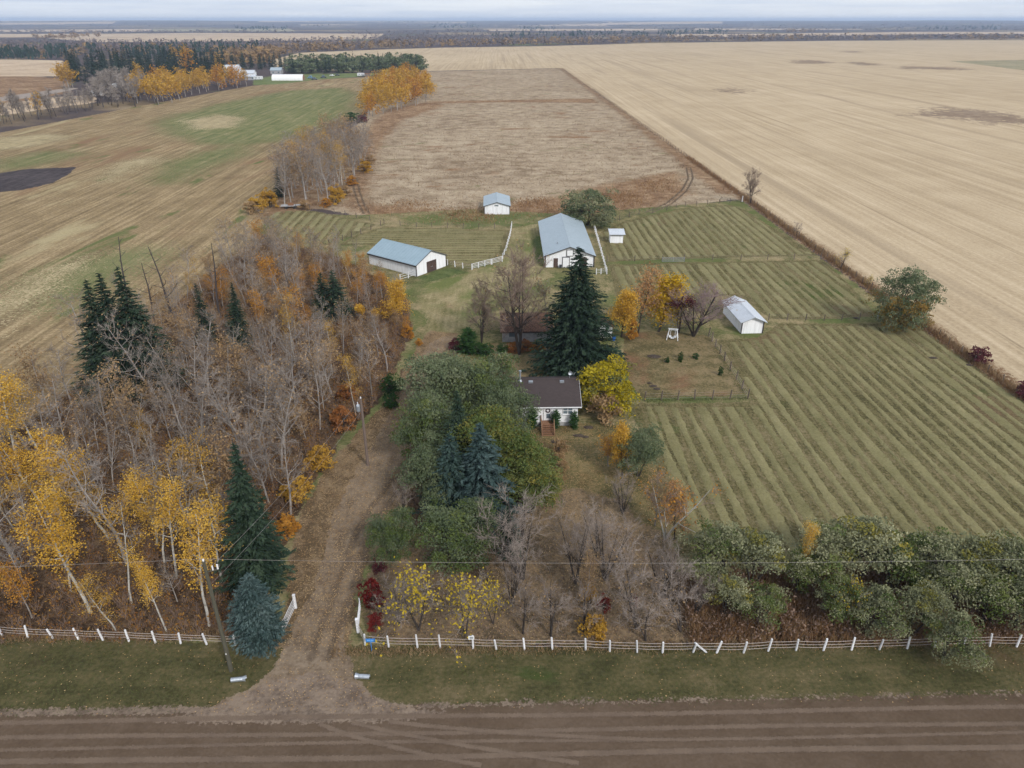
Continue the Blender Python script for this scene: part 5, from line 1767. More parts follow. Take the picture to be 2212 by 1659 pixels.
wood_proto('blaze', 240, 7, bark='bark_dark', twig='twig_brown', r=.13, first=.18, limbs=16, reach=.34, rise=1.1, subs=5, twigs=5, tw=.55, leaf='l_gold', n_leaf=2600, leaf_size=.24, spread=.28, clump=.4)
wood_proto('yellow', 251, 8, bark='bark_dark', twig='twig_brown', r=.15, first=.12, limbs=20, reach=.30, rise=1.0, subs=6, twigs=5, tw=.6, leaf='l_yellow', n_leaf=6000, leaf_size=.25, spread=.4, clump=.3)
wood_proto('golden', 250, 8, bark='bark_dark', twig='twig_brown', r=.15, first=.15, limbs=20, reach=.30, rise=1.0, subs=6, twigs=5, tw=.6, leaf='l_gold', n_leaf=6000, leaf_size=.25, spread=.4, clump=.3)
wood_proto('peach', 255, 8, bark='bark_dark', twig='twig_brown', r=.13, first=.2, limbs=18, reach=.26, rise=1.0, subs=6, twigs=5, tw=.6, leaf='l_peach', n_leaf=2200, leaf_size=.24, spread=.38, clump=.5)
wood_proto('wine', 260, 7, bark='bark_dark', twig='twig_purple', r=.12, first=.12, limbs=18, reach=.28, rise=1.0, subs=6, twigs=6, tw=.55, leaf='l_wine', n_leaf=1500, leaf_size=.22, spread=.3, clump=.5, stems=3)
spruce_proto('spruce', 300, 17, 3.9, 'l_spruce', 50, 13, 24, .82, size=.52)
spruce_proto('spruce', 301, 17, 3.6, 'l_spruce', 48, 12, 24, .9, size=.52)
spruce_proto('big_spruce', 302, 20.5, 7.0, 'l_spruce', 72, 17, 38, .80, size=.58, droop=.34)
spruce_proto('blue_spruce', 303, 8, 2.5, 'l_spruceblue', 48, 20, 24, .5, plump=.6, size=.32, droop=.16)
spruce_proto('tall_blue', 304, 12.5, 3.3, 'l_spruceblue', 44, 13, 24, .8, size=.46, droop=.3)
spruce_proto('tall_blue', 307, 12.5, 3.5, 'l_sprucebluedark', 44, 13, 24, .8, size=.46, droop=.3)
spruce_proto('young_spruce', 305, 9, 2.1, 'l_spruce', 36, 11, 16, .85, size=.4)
spruce_proto('cedar', 306, 3, .55, 'l_juniper', 24, 10, 6, .35, plump=.5, size=.26, droop=-.5)
round_proto('willow', 400, 10, 5.4, 'l_willow', clumps=210, per=95, size=.25, lump=.25)
round_proto('willow', 401, 10, 5.2, 'l_willow', clumps=200, per=95, size=.25, lump=.25, leaf2='l_green', share2=.35)
round_proto('willow', 402, 10, 5.3, 'l_green', clumps=200, per=95, size=.25, lump=.25, leaf2='l_olive', share2=.3)
round_proto('caragana', 410, 6.5, 3.9, 'l_silver', clumps=84, per=88, size=.22, low=.16, lump=.27, leaf2='l_green', share2=.25)
round_proto('caragana', 411, 6.5, 3.7, 'l_silver', clumps=80, per=88, size=.22, low=.14, lump=.27, leaf2='l_olive', share2=.18)
round_proto('caragana', 412, 6.5, 3.6, 'l_green', clumps=76, per=88, size=.22, low=.16, lump=.27, leaf2='l_silver', share2=.4)
round_proto('field_willow', 420, 10, 7.2, 'l_silver', clumps=170, per=70, size=.42, low=.03, leaf2='l_willow', share2=.5, lump=.27)
round_proto('big_willow', 421, 11.5, 6.0, 'l_willow', clumps=240, per=80, size=.32, low=.03, leaf2='l_autumnwillow', share2=.4, lump=.26, low2=.55)
round_proto('yellow_bush', 430, 7.2, 4.1, 'l_yellowgreen', clumps=120, per=58, size=.33, low=.05, leaf2='l_olive', share2=.2, lump=.26)
for nm, lf, sd in (('red_shrub', 'l_red', 440), ('rust_shrub', 'l_rust', 441), ('wine_shrub', 'l_wine', 442), ('green_shrub', 'l_juniper', 443), ('orange_shrub', 'l_orange', 444), ('brown_shrub', 'l_tan', 445), ('gold_shrub', 'l_dullgold', 446)):
    round_proto(nm, sd, 2.4, 1.5, lf, clumps=36, per=42, size=.24, low=0.0, lump=.36)


def T(kind, x, y, h, label, cat="tree", widen=1.0, **kw):
    p = at(x, y, h)
    return plant(kind, p, h, label, cat, widen=widen, **kw)


def Bs(kind, x, y, h, label, cat="tree", widen=1.0, **kw):
    p = at(x, y)
    return plant(kind, p, h, label, cat, widen=widen, **kw)


# ---------------------------------------------------------------- conifers one can point at
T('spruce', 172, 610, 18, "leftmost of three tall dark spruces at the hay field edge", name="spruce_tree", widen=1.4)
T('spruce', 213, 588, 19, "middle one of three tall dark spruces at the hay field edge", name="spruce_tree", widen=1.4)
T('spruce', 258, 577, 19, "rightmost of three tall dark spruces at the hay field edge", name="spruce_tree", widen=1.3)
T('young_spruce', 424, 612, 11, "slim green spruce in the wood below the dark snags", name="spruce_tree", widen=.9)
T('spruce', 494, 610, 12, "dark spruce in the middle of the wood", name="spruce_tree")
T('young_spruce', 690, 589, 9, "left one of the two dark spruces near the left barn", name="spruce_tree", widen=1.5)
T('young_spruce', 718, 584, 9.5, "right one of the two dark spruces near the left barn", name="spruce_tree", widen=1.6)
T('spruce', 508, 955, 16.5, "tall green spruce beside the drive behind the blue spruce", name="spruce_tree", widen=1.12)
Bs('blue_spruce', 570, 1388, 7.9, "plump blue spruce next to the road fence and gate", name="spruce_tree", widen=.86)
T('big_spruce', 1258, 532, 20.5, "huge dark spruce behind the house", name="spruce_tree", widen=1.16)
T('tall_blue', 1033, 914, 12.5, "silvery blue spruce in front of the green trees", name="spruce_tree", which=0, widen=1.4)
T('tall_blue', 972, 935, 11.0, "darker bluish spruce just left of the silvery one", name="spruce_tree", widen=1.35, which=1)
T('spruce', 988, 842, 13, "dark spruce standing among the green crowns left of the house", name="spruce_tree", widen=1.1)
T('young_spruce', 1098, 1095, 6.0, "small bluish spruce behind the round green roadside tree", name="spruce_tree", widen=1.2)
T('young_spruce', 596, 362, 9, "small dark spruce at the left edge of the far grove", name="spruce_tree")

# ---------------------------------------------------------------- leafy green trees round the house
for (x, y, h, wd, wh, lab) in [
    (950, 762, 11, 1.0, 0, "round grey-green tree at the top left of the clump beside the drive"),
    (1040, 764, 11, .95, 1, "round grey-green tree at the top of the clump left of the garage lawn"),
    (922, 852, 10, .85, 1, "green tree leaning over the drive at the clump's left side"),
    (1085, 826, 9.5, .85, 0, "grey-green tree touching the left end of the house roof"),
    (1052, 880, 10.5, .9, 2, "yellowing green tree in the middle of the clump left of the house"),
    (1110, 930, 9.0, .95, 2, "yellow-green tree just left of the front steps"),
    (1150, 985, 7.5, 1.05, 2, "yellow-green tree at the lower right of the clump by the front lawn"),
    (928, 955, 9, .78, 0, "dark green tree at the lower left of the clump by the drive"),
    (985, 1095, 7.2, 1.2, 1, "wide round green tree behind the yellow-leaved apple trees"),
    (838, 1105, 6.5, .8, 1, "narrower green tree nearest the drive's right side")]:
    T('willow', x, y, h, lab, widen=wd * 1.08, which=wh)
T('field_willow', 1273, 407, 10, "broad grey-green willow behind the big barn", widen=1.12)
T('big_willow', 1980, 575, 11.8, "large willow with yellowing lower leaves on the stubble fence line", widen=.9)
T('yellow_bush', 1312, 782, 7.4, "round yellow tree at the right end of the house", widen=1.15)
for (x, y, h, wd, wh, lab) in [
    (1565, 1142, 6.8, 1.0, 0, "leftmost green willow of the roadside row"), (1648, 1146, 7.0, 1.0, 1, "second green willow from the left of the roadside row"),
    (1795, 1150, 7.0, 1.0, 0, "green willow just right of the gold sapling in the roadside row"), (1885, 1118, 8.0, 1.05, 1, "tallest willow in the middle of the roadside row"),
    (1962, 1150, 7.2, 1.0, 2, "willow right of the tallest one in the roadside row"), (2040, 1168, 7.0, 1.0, 0, "back willow of the roadside row below the paddock corner"),
    (2130, 1165, 7.4, 1.0, 1, "back willow near the right edge of the roadside row"), (2205, 1170, 7.4, 1.0, 0, "willow at the far right edge of the roadside row"),
    (1655, 1262, 5.0, .95, 2, "low dark green willow in front of the second roadside one"), (1583, 1245, 5.0, .95, 1, "low willow in front of the leftmost roadside one"),
    (1905, 1275, 5.2, 1.0, 0, "silvery willow in front of the tallest roadside one"), (2000, 1275, 5.6, .95, 1, "front willow close to the roadside fence"),
    (2075, 1330, 5.0, 1.05, 0, "front willow hanging over the roadside fence"), (2170, 1235, 6.2, 1.0, 2, "front willow near the right edge above the fence"),
    (2070, 1225, 6.0, .95, 0, "middle willow between the back row and the overhanging one"), (1830, 1250, 5.4, .9, 2, "dark willow left of the gold-leaved sapling by the fence"),
    (2245, 1240, 6.5, 1.0, 0, "front willow cut by the right edge of the view"), (1745, 1190, 5.6, .8, 2, "small willow behind the gold sapling")]:
    T('caragana', x, y, h, lab, widen=wd, which=wh)
T('aspen', 1740, 1125, 8, "gold sapling rising among the roadside willows", widen=.7)
T('apple_yellow', 1838, 1265, 5.0, "yellow-leaved sapling by the roadside fence", widen=.6)
T('golden', 1352, 935, 6.2, "gold-leaved tree on the front lawn", widen=.8)
T('willow', 1388, 926, 6.8, "grey-green multi-stemmed tree on the front lawn beside the gold one", widen=.95, which=0)
T('orange', 1318, 940, 4.6, "small orange tree at the left of the front lawn pair", widen=1.3)
T('tan_tree', 1425, 1040, 6.0, "tan-leaved tree between the front lawn and the large paddock", widen=.9)
T('peach', 1470, 1060, 6.5, "peach-leaved tree on the near left corner of the large paddock", widen=.9)
T('brown_shrub', 1313, 846, 4.6, "purple-brown bush below the round yellow tree", "shrub", name="shrub", widen=.75)
T('birch', 1455, 1015, 9.0, "leaning birch with a few orange leaves by the paddock", widen=1.1)

# ---------------------------------------------------------------- bare and coloured trees in the yard
Bs('spread_bare', 1122, 766, 15.5, "big bare brown tree in front of the old garage", widen=.85, which=1)
Bs('spread_bare', 1040, 742, 10.0, "thin bare tree left of the old garage", widen=.75, which=1)
Bs('sparse', 1182, 760, 12.0, "thin brown tree between the garage and the huge spruce", widen=.8)
Bs('spread_bare', 1498, 727, 9.5, "wide bare purple tree beside the long shed", widen=1.3, which=0)
Bs('golden', 1342, 728, 7.8, "orange-gold tree just right of the huge spruce", widen=1.1)
Bs('peach', 1378, 722, 11.0, "peach-coloured thin tree between two gold ones", widen=.95)
Bs('yellow', 1423, 717, 9.2, "bright yellow tree left of the wine-red one", widen=1.4)
Bs('wine', 1466, 720, 7.6, "wine-red tree between the gold tree and the bare one", widen=1.15)
Bs('orange_shrub', 1363, 733, 4.4, "slender orange shrub at the edge of the garden lawn", "shrub", name="shrub", widen=.42)
Bs('spread_bare', 1621, 441, 9.0, "lone bare tree at the corner of the stubble field", widen=.75, which=1)
Bs('apple', 1720, 512, 4.0, "small bare sapling on the stubble fence line", widen=.6)
Bs('apple_yellow', 1815, 582, 4.5, "pale yellow sapling beside the stubble fence", widen=.7)
Bs('apple_yellow', 1872, 625, 3.0, "small yellow sapling just above the fence-line willow", widen=.6)
Bs('wine_shrub', 2113, 782, 2.6, "wine-red round bush on the stubble fence line", "shrub", name="shrub", widen=1.2)
Bs('wine_shrub', 2218, 860, 2.6, "wine-red bush at the right edge of the view", "shrub", name="shrub", widen=1.2)
for (x, y, k, h, wd, lab) in [
    (1012, 762, 'cedar', 4.5, 1.6, "dark green juniper at the corner above the drive"), (1030, 765, 'green_shrub', 2.2, 1.2, "low green juniper beside the tall one above the drive"),
    (1052, 766, 'green_shrub', 2.0, 1.2, "low green juniper in front of the old garage, left end"), (1085, 762, 'green_shrub', 1.6, 1.1, "low green shrub below the garage wall"),
    (1110, 760, 'rust_shrub', 1.8, 1.2, "orange-red shrub left in front of the garage"), (1135, 758, 'rust_shrub', 2.0, 1.1, "orange-red shrub in the middle in front of the garage"),
    (1160, 757, 'orange_shrub', 2.0, 1.1, "orange shrub right in front of the garage"), (983, 757, 'wine_shrub', 2.2, .9, "dark red round shrub where the upper drive bends"),
    (1180, 925, 'green_shrub', .9, .8, "tiny shrub beside the front steps"),
    (1470, 775, 'green_shrub', 1.3, .55, "upper green shrub of a pair on the garden lawn"), (1469, 782, 'green_shrub', 1.1, .6, "lower green shrub of a pair on the garden lawn"),
    (1441, 784, 'green_shrub', 1.1, .7, "leftmost low green shrub on the garden lawn"), (1502, 776, 'green_shrub', 1.2, .75, "right low green shrub on the garden lawn"),
    (1556, 811, 'green_shrub', 1.6, .5, "dark green shrub near the garden fence corner"),
    (1208, 985, 'brown_shrub', 2.4, .8, "tan shrub at the top of the bed on the front lawn"), (1204, 1002, 'brown_shrub', 1.8, .8, "tan shrub in the middle of the front lawn bed"),
    (1209, 1020, 'brown_shrub', 1.8, .8, "dark-footed tan shrub at the bottom of the lawn bed"),
    (806, 1305, 'red_shrub', 3.2, .6, "tall crimson shrub beside the right gate"), (812, 1355, 'red_shrub', 1.6, .8, "low crimson shrub near the right fence corner"),
    (822, 1236, 'wine_shrub', 1.8, .7, "dim red shrub under the green tree by the drive"),
    (1303, 1317, 'red_shrub', 1.7, .7, "small crimson shrub among the bare orchard trees"), (1368, 1310, 'red_shrub', 1.4, .55, "faint red shrub right of the crimson one"),
    (1283, 1370, 'gold_shrub', 2.3, 1.0, "bright yellow low tree by the roadside fence"), (1272, 1300, 'gold_shrub', 2.3, .6, "small yellow shrub in the orchard"),
    (1920, 1368, 'orange_shrub', 1.5, .7, "small orange shrub beside the roadside fence"), (1880, 1345, 'wine_shrub', 1.7, 1.0, "dark red shrub under the roadside willows"),
    (742, 925, 'rust_shrub', 3.4, .9, "rust-red bush beside the transformer pole"), (752, 862, 'rust_shrub', 2.4, 1.2, "orange-red bush above the transformer pole"),
    (240, 800, 'rust_shrub', 4.0, .8, "red shrub at the foot of the three dark spruces"), (205, 835, 'gold_shrub', 3.0, .7, "yellow shrub at the foot of the three dark spruces"),
    (850, 850, 'green_shrub', 3.2, .9, "dark green shrub on the left edge of the drive"), (845, 880, 'green_shrub', 2.2, 1.0, "low dark green shrub below it on the left edge of the drive"),
    (880, 730, 'orange_shrub', 2.6, .8, "small orange bush where the wood meets the lane"), (905, 745, 'orange_shrub', 1.3, .9, "bright orange low bush at the lane edge"),
    (640, 1075, 'gold_shrub', 2.6, 1.2, "yellow brush along the drive's left edge, upper"), (620, 1150, 'orange_shrub', 2.4, 1.0, "orange brush along the drive's left edge, lower"),
    (690, 1010, 'gold_shrub', 2.8, 1.2, "yellow brush below the transformer pole")]:
    Bs(k, x, y, h, lab, "shrub", name="shrub", widen=wd)
T('blaze', 785, 625, 6.5, "blazing yellow tree at the right end of the wood", widen=1.1)
T('golden', 850, 618, 7.5, "olive-gold tree at the wood's corner on the lane", widen=.9)
# clipped cedars against the house wall
for (x, h, lab) in ((1150, 3.3, "tall cedar left of the front steps"), (1199, 2.9, "cedar between the front steps and the window"), (1240, 2.7, "cedar at the right corner of the house front")):
    q = at(x, 921)
    plant('cedar', (q[0], hy0 - .75), h, lab, "shrub", name="cedar_shrub", widen=1.05)

# ---------------------------------------------------------------- bare orchard by the road
for (k, x, y, h, wd, lab) in [
    ('vase', 1130, 1252, 8.2, 1.15, "large vase-shaped bare tree in the middle of the orchard"),
    ('vase', 1243, 1262, 7.0, .85, "bare multi-stemmed tree right of the large vase-shaped one"),
    ('vase', 1308, 1255, 7.2, .85, "bare multi-stemmed tree behind the crimson shrub"),
    ('vase', 1105, 1310, 7.0, .6, "slim bare tree left of the large vase-shaped one"),
    ('vase', 1345, 1110, 4.6, 1.0, "grey leafless bush at the right edge of the front lawn"),
    ('apple', 1375, 1360, 7.2, .8, "bare crooked tree near the fence brace, upper"),
    ('apple', 1470, 1365, 5.2, 1.1, "tangled grey bare tree at the fence brace"),
    ('apple', 1395, 1385, 4.6, 1.1, "low bare tree left of the fence brace"),
    ('apple', 1130, 1370, 4.8, .85, "small forked bare tree by the fence, right of the notice"),
    ('apple', 1190, 1375, 5.0, .8, "small bare tree with tan tips by the fence"),
    ('apple', 1260, 1365, 4.8, .7, "small bare tree left of the yellow low tree"),
    ('apple', 1290, 1190, 5.0, .8, "thin bare tree at the top of the orchard"),
    ('apple_yellow', 905, 1362, 6.0, 1.0, "apple tree with lemon yellow top right of the gate"),
    ('apple_yellow', 1005, 1372, 5.6, .95, "apple tree with yellow tips in front of the round green tree"),
    ('apple', 860, 1350, 3.8, 1.25, "tangled low bare bush right of the gate"),
    ('apple_yellow', 1065, 1350, 4.2, .8, "small yellow-tipped apple tree left of the forked one"),
    ('vase', 870, 1120, 4.4, .9, "grey bare bush on the right edge of the drive"),
    ('tan_tree', 1260, 1310, 5.0, .7, "bare tree with a pale tan crown in the orchard"),
    ('vase', 1430, 1290, 6.5, .8, "bare tree between the orchard and the roadside willows"),
    ('vase', 1500, 1330, 4.5, .8, "thin bare bush at the left end of the roadside willows")]:
    Bs(k, x, y, h * 1.12, lab, widen=wd)

# ---------------------------------------------------------------- snags standing over the wood
for (x, y, h, lab) in [(234, 515, 15, "leftmost dark snag above the three spruces"), (303, 560, 15, "leaning dark snag right of the three spruces"), (347, 530, 17, "tallest dark snag in the wood"), (444, 520, 15, "straight dark snag above the slim spruce"),
                       (628, 575, 11, "dark snag with pale branches near the left barn")]:
    T('snag', x, y, h, lab, name="dead_tree")
for (x, y, h, lab) in [(185, 640, 15, "pale leafless tree in front of the three dark spruces"), (290, 690, 14, "pale leafless tree right of the three dark spruces")]:
    T('bare', x, y, h, lab)

# ---------------------------------------------------------------- the wood
rw = np.random.default_rng(21)
pts = poisson(rw, wood_poly, 3.3)
pts = pts[sdist(pts, wood_poly) > 0.7]
keepout = [at(540, 1290)[:2], at(560, 1385)[:2]]
LOOK = {'bare': "bare grey tree", 'sparse': "thinly leaved brown tree", 'aspen': "white-trunked gold aspen", 'thin_aspen': "slim thin-leaved aspen",
        'orange': "orange-leaved tree", 'tan_tree': "tan-leaved tree"}
ORD = ["first", "second", "third", "fourth", "fifth", "sixth", "seventh", "eighth", "ninth", "tenth", "eleventh", "twelfth", "thirteenth", "fourteenth", "fifteenth", "sixteenth", "seventeenth", "eighteenth", "nineteenth", "twentieth", "twenty-first", "twenty-second", "twenty-third", "twenty-fourth"]


def zone_of(x, y):
    if y > 1250:
        return "close behind the roadside fence" if x < 300 else "behind the road fence near the power pole"
    if y > 1050:
        return "in the gold aspen belt's left half" if x < 240 else ("left of the tall green spruce" if x < 490 else "above the tall green spruce")
    if y > 880:
        return "at the wood's left edge" if x < 260 else ("in the middle of the wood" if x < 560 else "near the transformer pole")
    if y > 740:
        return "around the three dark spruces" if x < 360 else ("in the upper middle of the wood" if x < 620 else "above the rust-red bushes")
    if y > 640:
        return "below the dark snags" if x < 560 else "below the two dark spruces"
    return "at the far end of the wood" if x < 680 else "beside the left barn"


todo = []
for p in pts:
    if min(np.hypot(*(p - k)) for k in keepout) < 3.4:
        continue
    x, y = [float(v) for v in proj(np.array([p[0], p[1], 0.0]))]
    if y > 1120 and x < 500:
        kinds, ws = ('aspen', 'thin_aspen', 'bare', 'orange'), (.32, .32, .33, .03)
        if y > 1290:
            ws = (.40, .40, .16, .04)
        if x > 250 and y < 1230:
            ws = (.16, .36, .42, .06)
    elif y > 980:
        kinds, ws = ('thin_aspen', 'bare', 'sparse', 'aspen'), (.14, .56, .26, .04)
        if x > 480:
            kinds, ws = ('bare', 'sparse', 'tan_tree'), (.62, .3, .08)
    elif y > 760:
        kinds, ws = ('bare', 'sparse', 'thin_aspen', 'tan_tree'), (.48, .32, .06, .14)
    else:
        kinds, ws = ('bare', 'sparse', 'orange', 'tan_tree', 'thin_aspen'), (.38, .26, .12, .16, .08)
    k = kinds[int(rw.choice(len(kinds), p=np.array(ws) / sum(ws)))]
    h = rw.uniform(6.5, 13.5) if y > 760 else rw.uniform(5.5, 10.5)
    if k in ('orange', 'tan_tree'):
        h *= .8
    if k == 'aspen':
        h = rw.uniform(10.0, 14.0)
    if x > 700 and y < 900:
        h *= .75
    if y > 1250 and k == 'bare':
        h *= .7
    if y > 1345 and k in ('aspen', 'thin_aspen'):
        h *= .85
    # low growth in front of the conifers that stand out of the wood
    for (cx_, cy_, wx, hy, lim) in ((245, 835, 95, 110, 5.0), (452, 715, 40, 90, 4.5), (520, 735, 40, 90, 4.5), (705, 665, 45, 75, 4.0), (785, 700, 45, 60, 3.5), (850, 720, 35, 60, 3.5)):
        if abs(x - cx_ - (y - cy_) * .2) < wx and -25 < y - cy_ < hy:
            h = min(h, lim)
    todo.append((zone_of(x, y), k, x, p, float(h), float(rw.uniform(.75, 1.3))))
zones = {}
for t in todo:
    zones.setdefault((t[0], t[1]), []).append(t)
for (z, k), ts in zones.items():
    ts.sort(key=lambda t: t[2])
    for i, t in enumerate(ts):
        few = len(ts) <= 24
        lab = LOOK[k] + " " + z + ((", %s from the left" % ORD[i]) if few and len(ts) > 1 else "")
        plant(k, t[3], t[4], lab, "tree", group=LOOK[k] + "s " + z, widen=t[5])

# ---------------------------------------------------------------- groves beyond the yard
def grove(pts, spacing, kinds, ws, hs, label, group, seed, widen=1.2, cap=300):
    r = np.random.default_rng(seed)
    P = poisson(r, poly(pts), spacing, 4000)[:cap]
    ks = [kinds[int(r.choice(len(kinds), p=np.array(ws) / sum(ws)))] for p in P]
    xs = proj(np.column_stack([P, np.zeros(len(P))]))[0]
    for k in set(ks):
        own = sorted([i for i in range(len(P)) if ks[i] == k], key=lambda i: xs[i])
        lab = label[k] if isinstance(label, dict) else label
        n = len(own)
        for j, i in enumerate(own):
            if n <= 24:
                l2 = lab + ", %s from the left" % ORD[j]
            else:
                l2 = lab + (", left third" if j < n / 3 else ", middle third" if j < 2 * n / 3 else ", right third")
            plant(k, P[i], float(r.uniform(*hs)), l2, "tree", group=group + " " + k.replace("_", " "), widen=widen)
    return len(P)


print("grove1", grove([(600, 455), (720, 445), (735, 410), (790, 370), (775, 330), (690, 345), (640, 370), (600, 420)], 4.8, ('bare', 'sparse', 'thin_aspen', 'tan_tree'), (.55, .14, .24, .07), (11, 16),
      {'bare': "bare grey tree in the grove above the left paddock", 'sparse': "thinly leaved brown tree in the grove above the left paddock", 'thin_aspen': "dull gold aspen in the grove above the left paddock", 'tan_tree': "tan-leaved tree in the grove above the left paddock"}, "grove above the left paddock:", 31))
for i_, (x, y, k, h, wd) in enumerate([(545, 462, 'brown_shrub', 4, .8), (560, 458, 'gold_shrub', 5, .8), (585, 448, 'gold_shrub', 6, .7), (660, 452, 'brown_shrub', 3, 1.0), (705, 448, 'orange_shrub', 3, 1.0),
                                          (728, 440, 'gold_shrub', 6, .7), (745, 425, 'brown_shrub', 4, 1.0), (760, 400, 'orange_shrub', 3.5, 1.0), (790, 372, 'gold_shrub', 5, .9), (800, 355, 'brown_shrub', 4, 1.0)]):
    Bs(k, x, y, h, "bushy shrub at the foot of the grove above the left paddock, %s from the left" % ORD[i_], "shrub", name="shrub", widen=wd, group="bushes at the foot of the grove above the left paddock")
# coarse kinds for trees half a kilometre away
for s in range(2):
    wood_proto('far_gold', 500 + s, 13, bark='bark_grey', twig='twig_grey', r=.2, first=.25, limbs=9, reach=.24, rise=.9, subs=3, twigs=2, tw=1.2, tr=.05, leaf='l_gold' if s == 0 else 'l_dullgold', n_leaf=420, leaf_size=.85, spread=.8, clump=0)
    wood_proto('far_orange', 510 + s, 12, bark='bark_grey', twig='twig_brown', r=.2, first=.2, limbs=9, reach=.26, rise=.9, subs=3, twigs=2, tw=1.2, tr=.05, leaf='l_orange' if s else 'l_dullgold', n_leaf=420, leaf_size=.8, spread=.8, clump=0)
    wood_proto('far_bare', 520 + s, 12, bark='bark_snag', twig='twig_grey', r=.2, first=.3, limbs=18, reach=.22, rise=1.2, subs=5, twigs=5, tw=1.5, tr=.055)
    spruce_proto('far_spruce', 530 + s, 14, 3.2, 'l_spruce', 16, 7, 4, .85, size=1.5)
    round_proto('far_green', 540 + s, 11, 5.0, 'l_willow', clumps=44, per=16, size=1.0, low=.03)
print("grove2", grove([(790, 258), (850, 246), (940, 214), (905, 185), (870, 175), (830, 190), (800, 215), (785, 240)], 8.6, ('far_orange', 'far_gold'), (.6, .4), (9, 14.5),
      {'far_orange': "orange aspen in the bright grove between field and pasture", 'far_gold': "gold aspen in the bright grove between field and pasture"}, "bright grove:", 32, 1.2))
Bs('green_shrub', 762, 262, 5, "green bush at the foot of the bright orange grove", "shrub", name="shrub", widen=1.6)
Bs('wine_shrub', 783, 265, 4, "dark bush right of the green one below the orange grove", "shrub", name="shrub", widen=1.4)
Bs('gold_shrub', 760, 298, 5, "round yellow-brown bush above the grey grove", "shrub", name="shrub", widen=1.4)
print("grove3", grove([(290, 226), (360, 228), (420, 208), (540, 185), (500, 180), (440, 184), (330, 195), (285, 205)], 10.5, ('far_gold', 'far_orange'), (.6, .4), (10, 16),
      {'far_gold': "gold aspen in the long grove below the spruce stand", 'far_orange': "orange aspen in the long grove below the spruce stand"}, "long grove:", 33, 1.3))
print("grove4", grove([(210, 235), (300, 232), (310, 200), (260, 190), (215, 205)], 8.0, ('far_bare',), (1,), (11, 16), "bare grey tree clustered left of the gold grove", "bare trees left of the gold grove:", 34, 1.2))
print("grove5", grove([(-60, 278), (0, 275), (100, 258), (200, 240), (205, 230), (100, 245), (0, 262), (-60, 266)], 6.5, ('far_bare', 'far_gold'), (.95, .05), (8, 14),
      {'far_bare': "bare grey tree in the row beyond the hay field", 'far_gold': "small gold tree in the bare row beyond the hay field"}, "row on the far edge of the hay field:", 35, 1.0))
print("grove6", grove([(160, 178), (215, 186), (300, 185), (490, 168), (490, 150), (430, 138), (300, 135), (220, 140), (150, 150)], 15.0, ('far_spruce', 'far_orange'), (.95, .05), (14, 24),
      {'far_spruce': "dark spruce in the stand beside the neighbouring farm", 'far_orange': "orange tree inside the dark spruce stand"}, "spruce stand:", 36, 1.15))
print("grove7", grove([(628, 160), (900, 156), (918, 152), (880, 144), (700, 146), (625, 150)], 10.0, ('far_spruce', 'far_green'), (.45, .55), (13, 18),
      {'far_spruce': "dark spruce in the windbreak behind the far vehicles", 'far_green': "dull green tree in the windbreak behind the far vehicles"}, "windbreak:", 37, 1.2))
print("grove8", grove([(500, 150), (615, 150), (620, 143), (500, 142)], 12.0, ('far_spruce',), (1,), (12, 18), "dark spruce behind the far grey shed", "spruces behind the far grey shed:", 38, 1.1))
for (x, y, h) in ((140, 190, 15), (150, 192, 17), (158, 190, 13), (148, 165, 13)):
    Bs('far_gold', x, y, h, "round gold tree at the left end of the spruce stand", group="gold trees at the left end of the spruce stand", widen=1.5)

# ---------------------------------------------------------------- undergrowth, grass and fallen leaves
g = np.random.default_rng(9)


def shrubs(P, h, w, seed, n_tw=10, n_lf=7, lsz=.26):
    r = np.random.default_rng(seed)
    n = len(P)
    hh = h * r.uniform(.5, 1.4, n)
    i = np.repeat(np.arange(n), n_tw)
    B = np.column_stack([P[i] + r.normal(size=(len(i), 2)) * .12, np.zeros(len(i))])
    a = r.uniform(0, 6.28, len(i))
    sp = r.uniform(.1, .75, len(i)) * w
    E = B + np.column_stack([np.cos(a) * sp * hh[i], np.sin(a) * sp * hh[i], hh[i] * r.uniform(.6, 1.05, len(i))])
    tw = spikes(B, E, .022)
    j = np.repeat(np.arange(n), n_lf)
    C = np.column_stack([P[j] + r.normal(size=(len(j), 2)) * .38 * w, hh[j] * r.uniform(.15, 1.0, len(j))])
    lf = leaf_quads(r, C, lsz)
    return tw, lf


P = inside_pts(g, wood_poly, 6500)
tw, lf = shrubs(P, 1.5, .8, 3, n_lf=13, lsz=.22)
stuff_mesh("underbrush", [tw], 'brush', "brown twiggy brush filling the wood", "underbrush", 4)
stuff_mesh("underbrush_leaves", [lf], 'shrub_leaf', "orange-brown leaves on the brush in the wood", "foliage", 5)
road_wood = poly([(1470, 1260), (1700, 1230), (2300, 1250), (2300, 1392), (1490, 1396)])
P = inside_pts(g, road_wood, 1300)
tw, lf = shrubs(P, 1.3, .8, 6)
stuff_mesh("roadside_dry_grass", [blades(g, inside_pts(g, road_wood, 9000), .8, .035)], 'drygrass', "pale dry stalks under the roadside willows", "grass", 27)
stuff_mesh("roadside_brush", [lf], 'brush', "dull brown leaves on the brush under the roadside willows", "foliage", 28)
stuff_mesh("underbrush", [tw, blades(g, inside_pts(g, road_wood, 12000), .9, .035)], 'rustgrass', "rusty tall grass under the roadside willows", "grass", 7)
P = inside_pts(g, poly([(880, 820), (1100, 820), (1130, 930), (1160, 1080), (1000, 1130), (880, 1100)]), 500)
tw, lf = shrubs(P, 1.2, .8, 8)
stuff_mesh("underbrush", [tw, lf], 'brush', "dark brush under the green trees beside the house", "underbrush", 9)
orch = poly([(800, 1240), (1100, 1180), (1330, 1130), (1480, 1240), (1500, 1392), (800, 1390)])
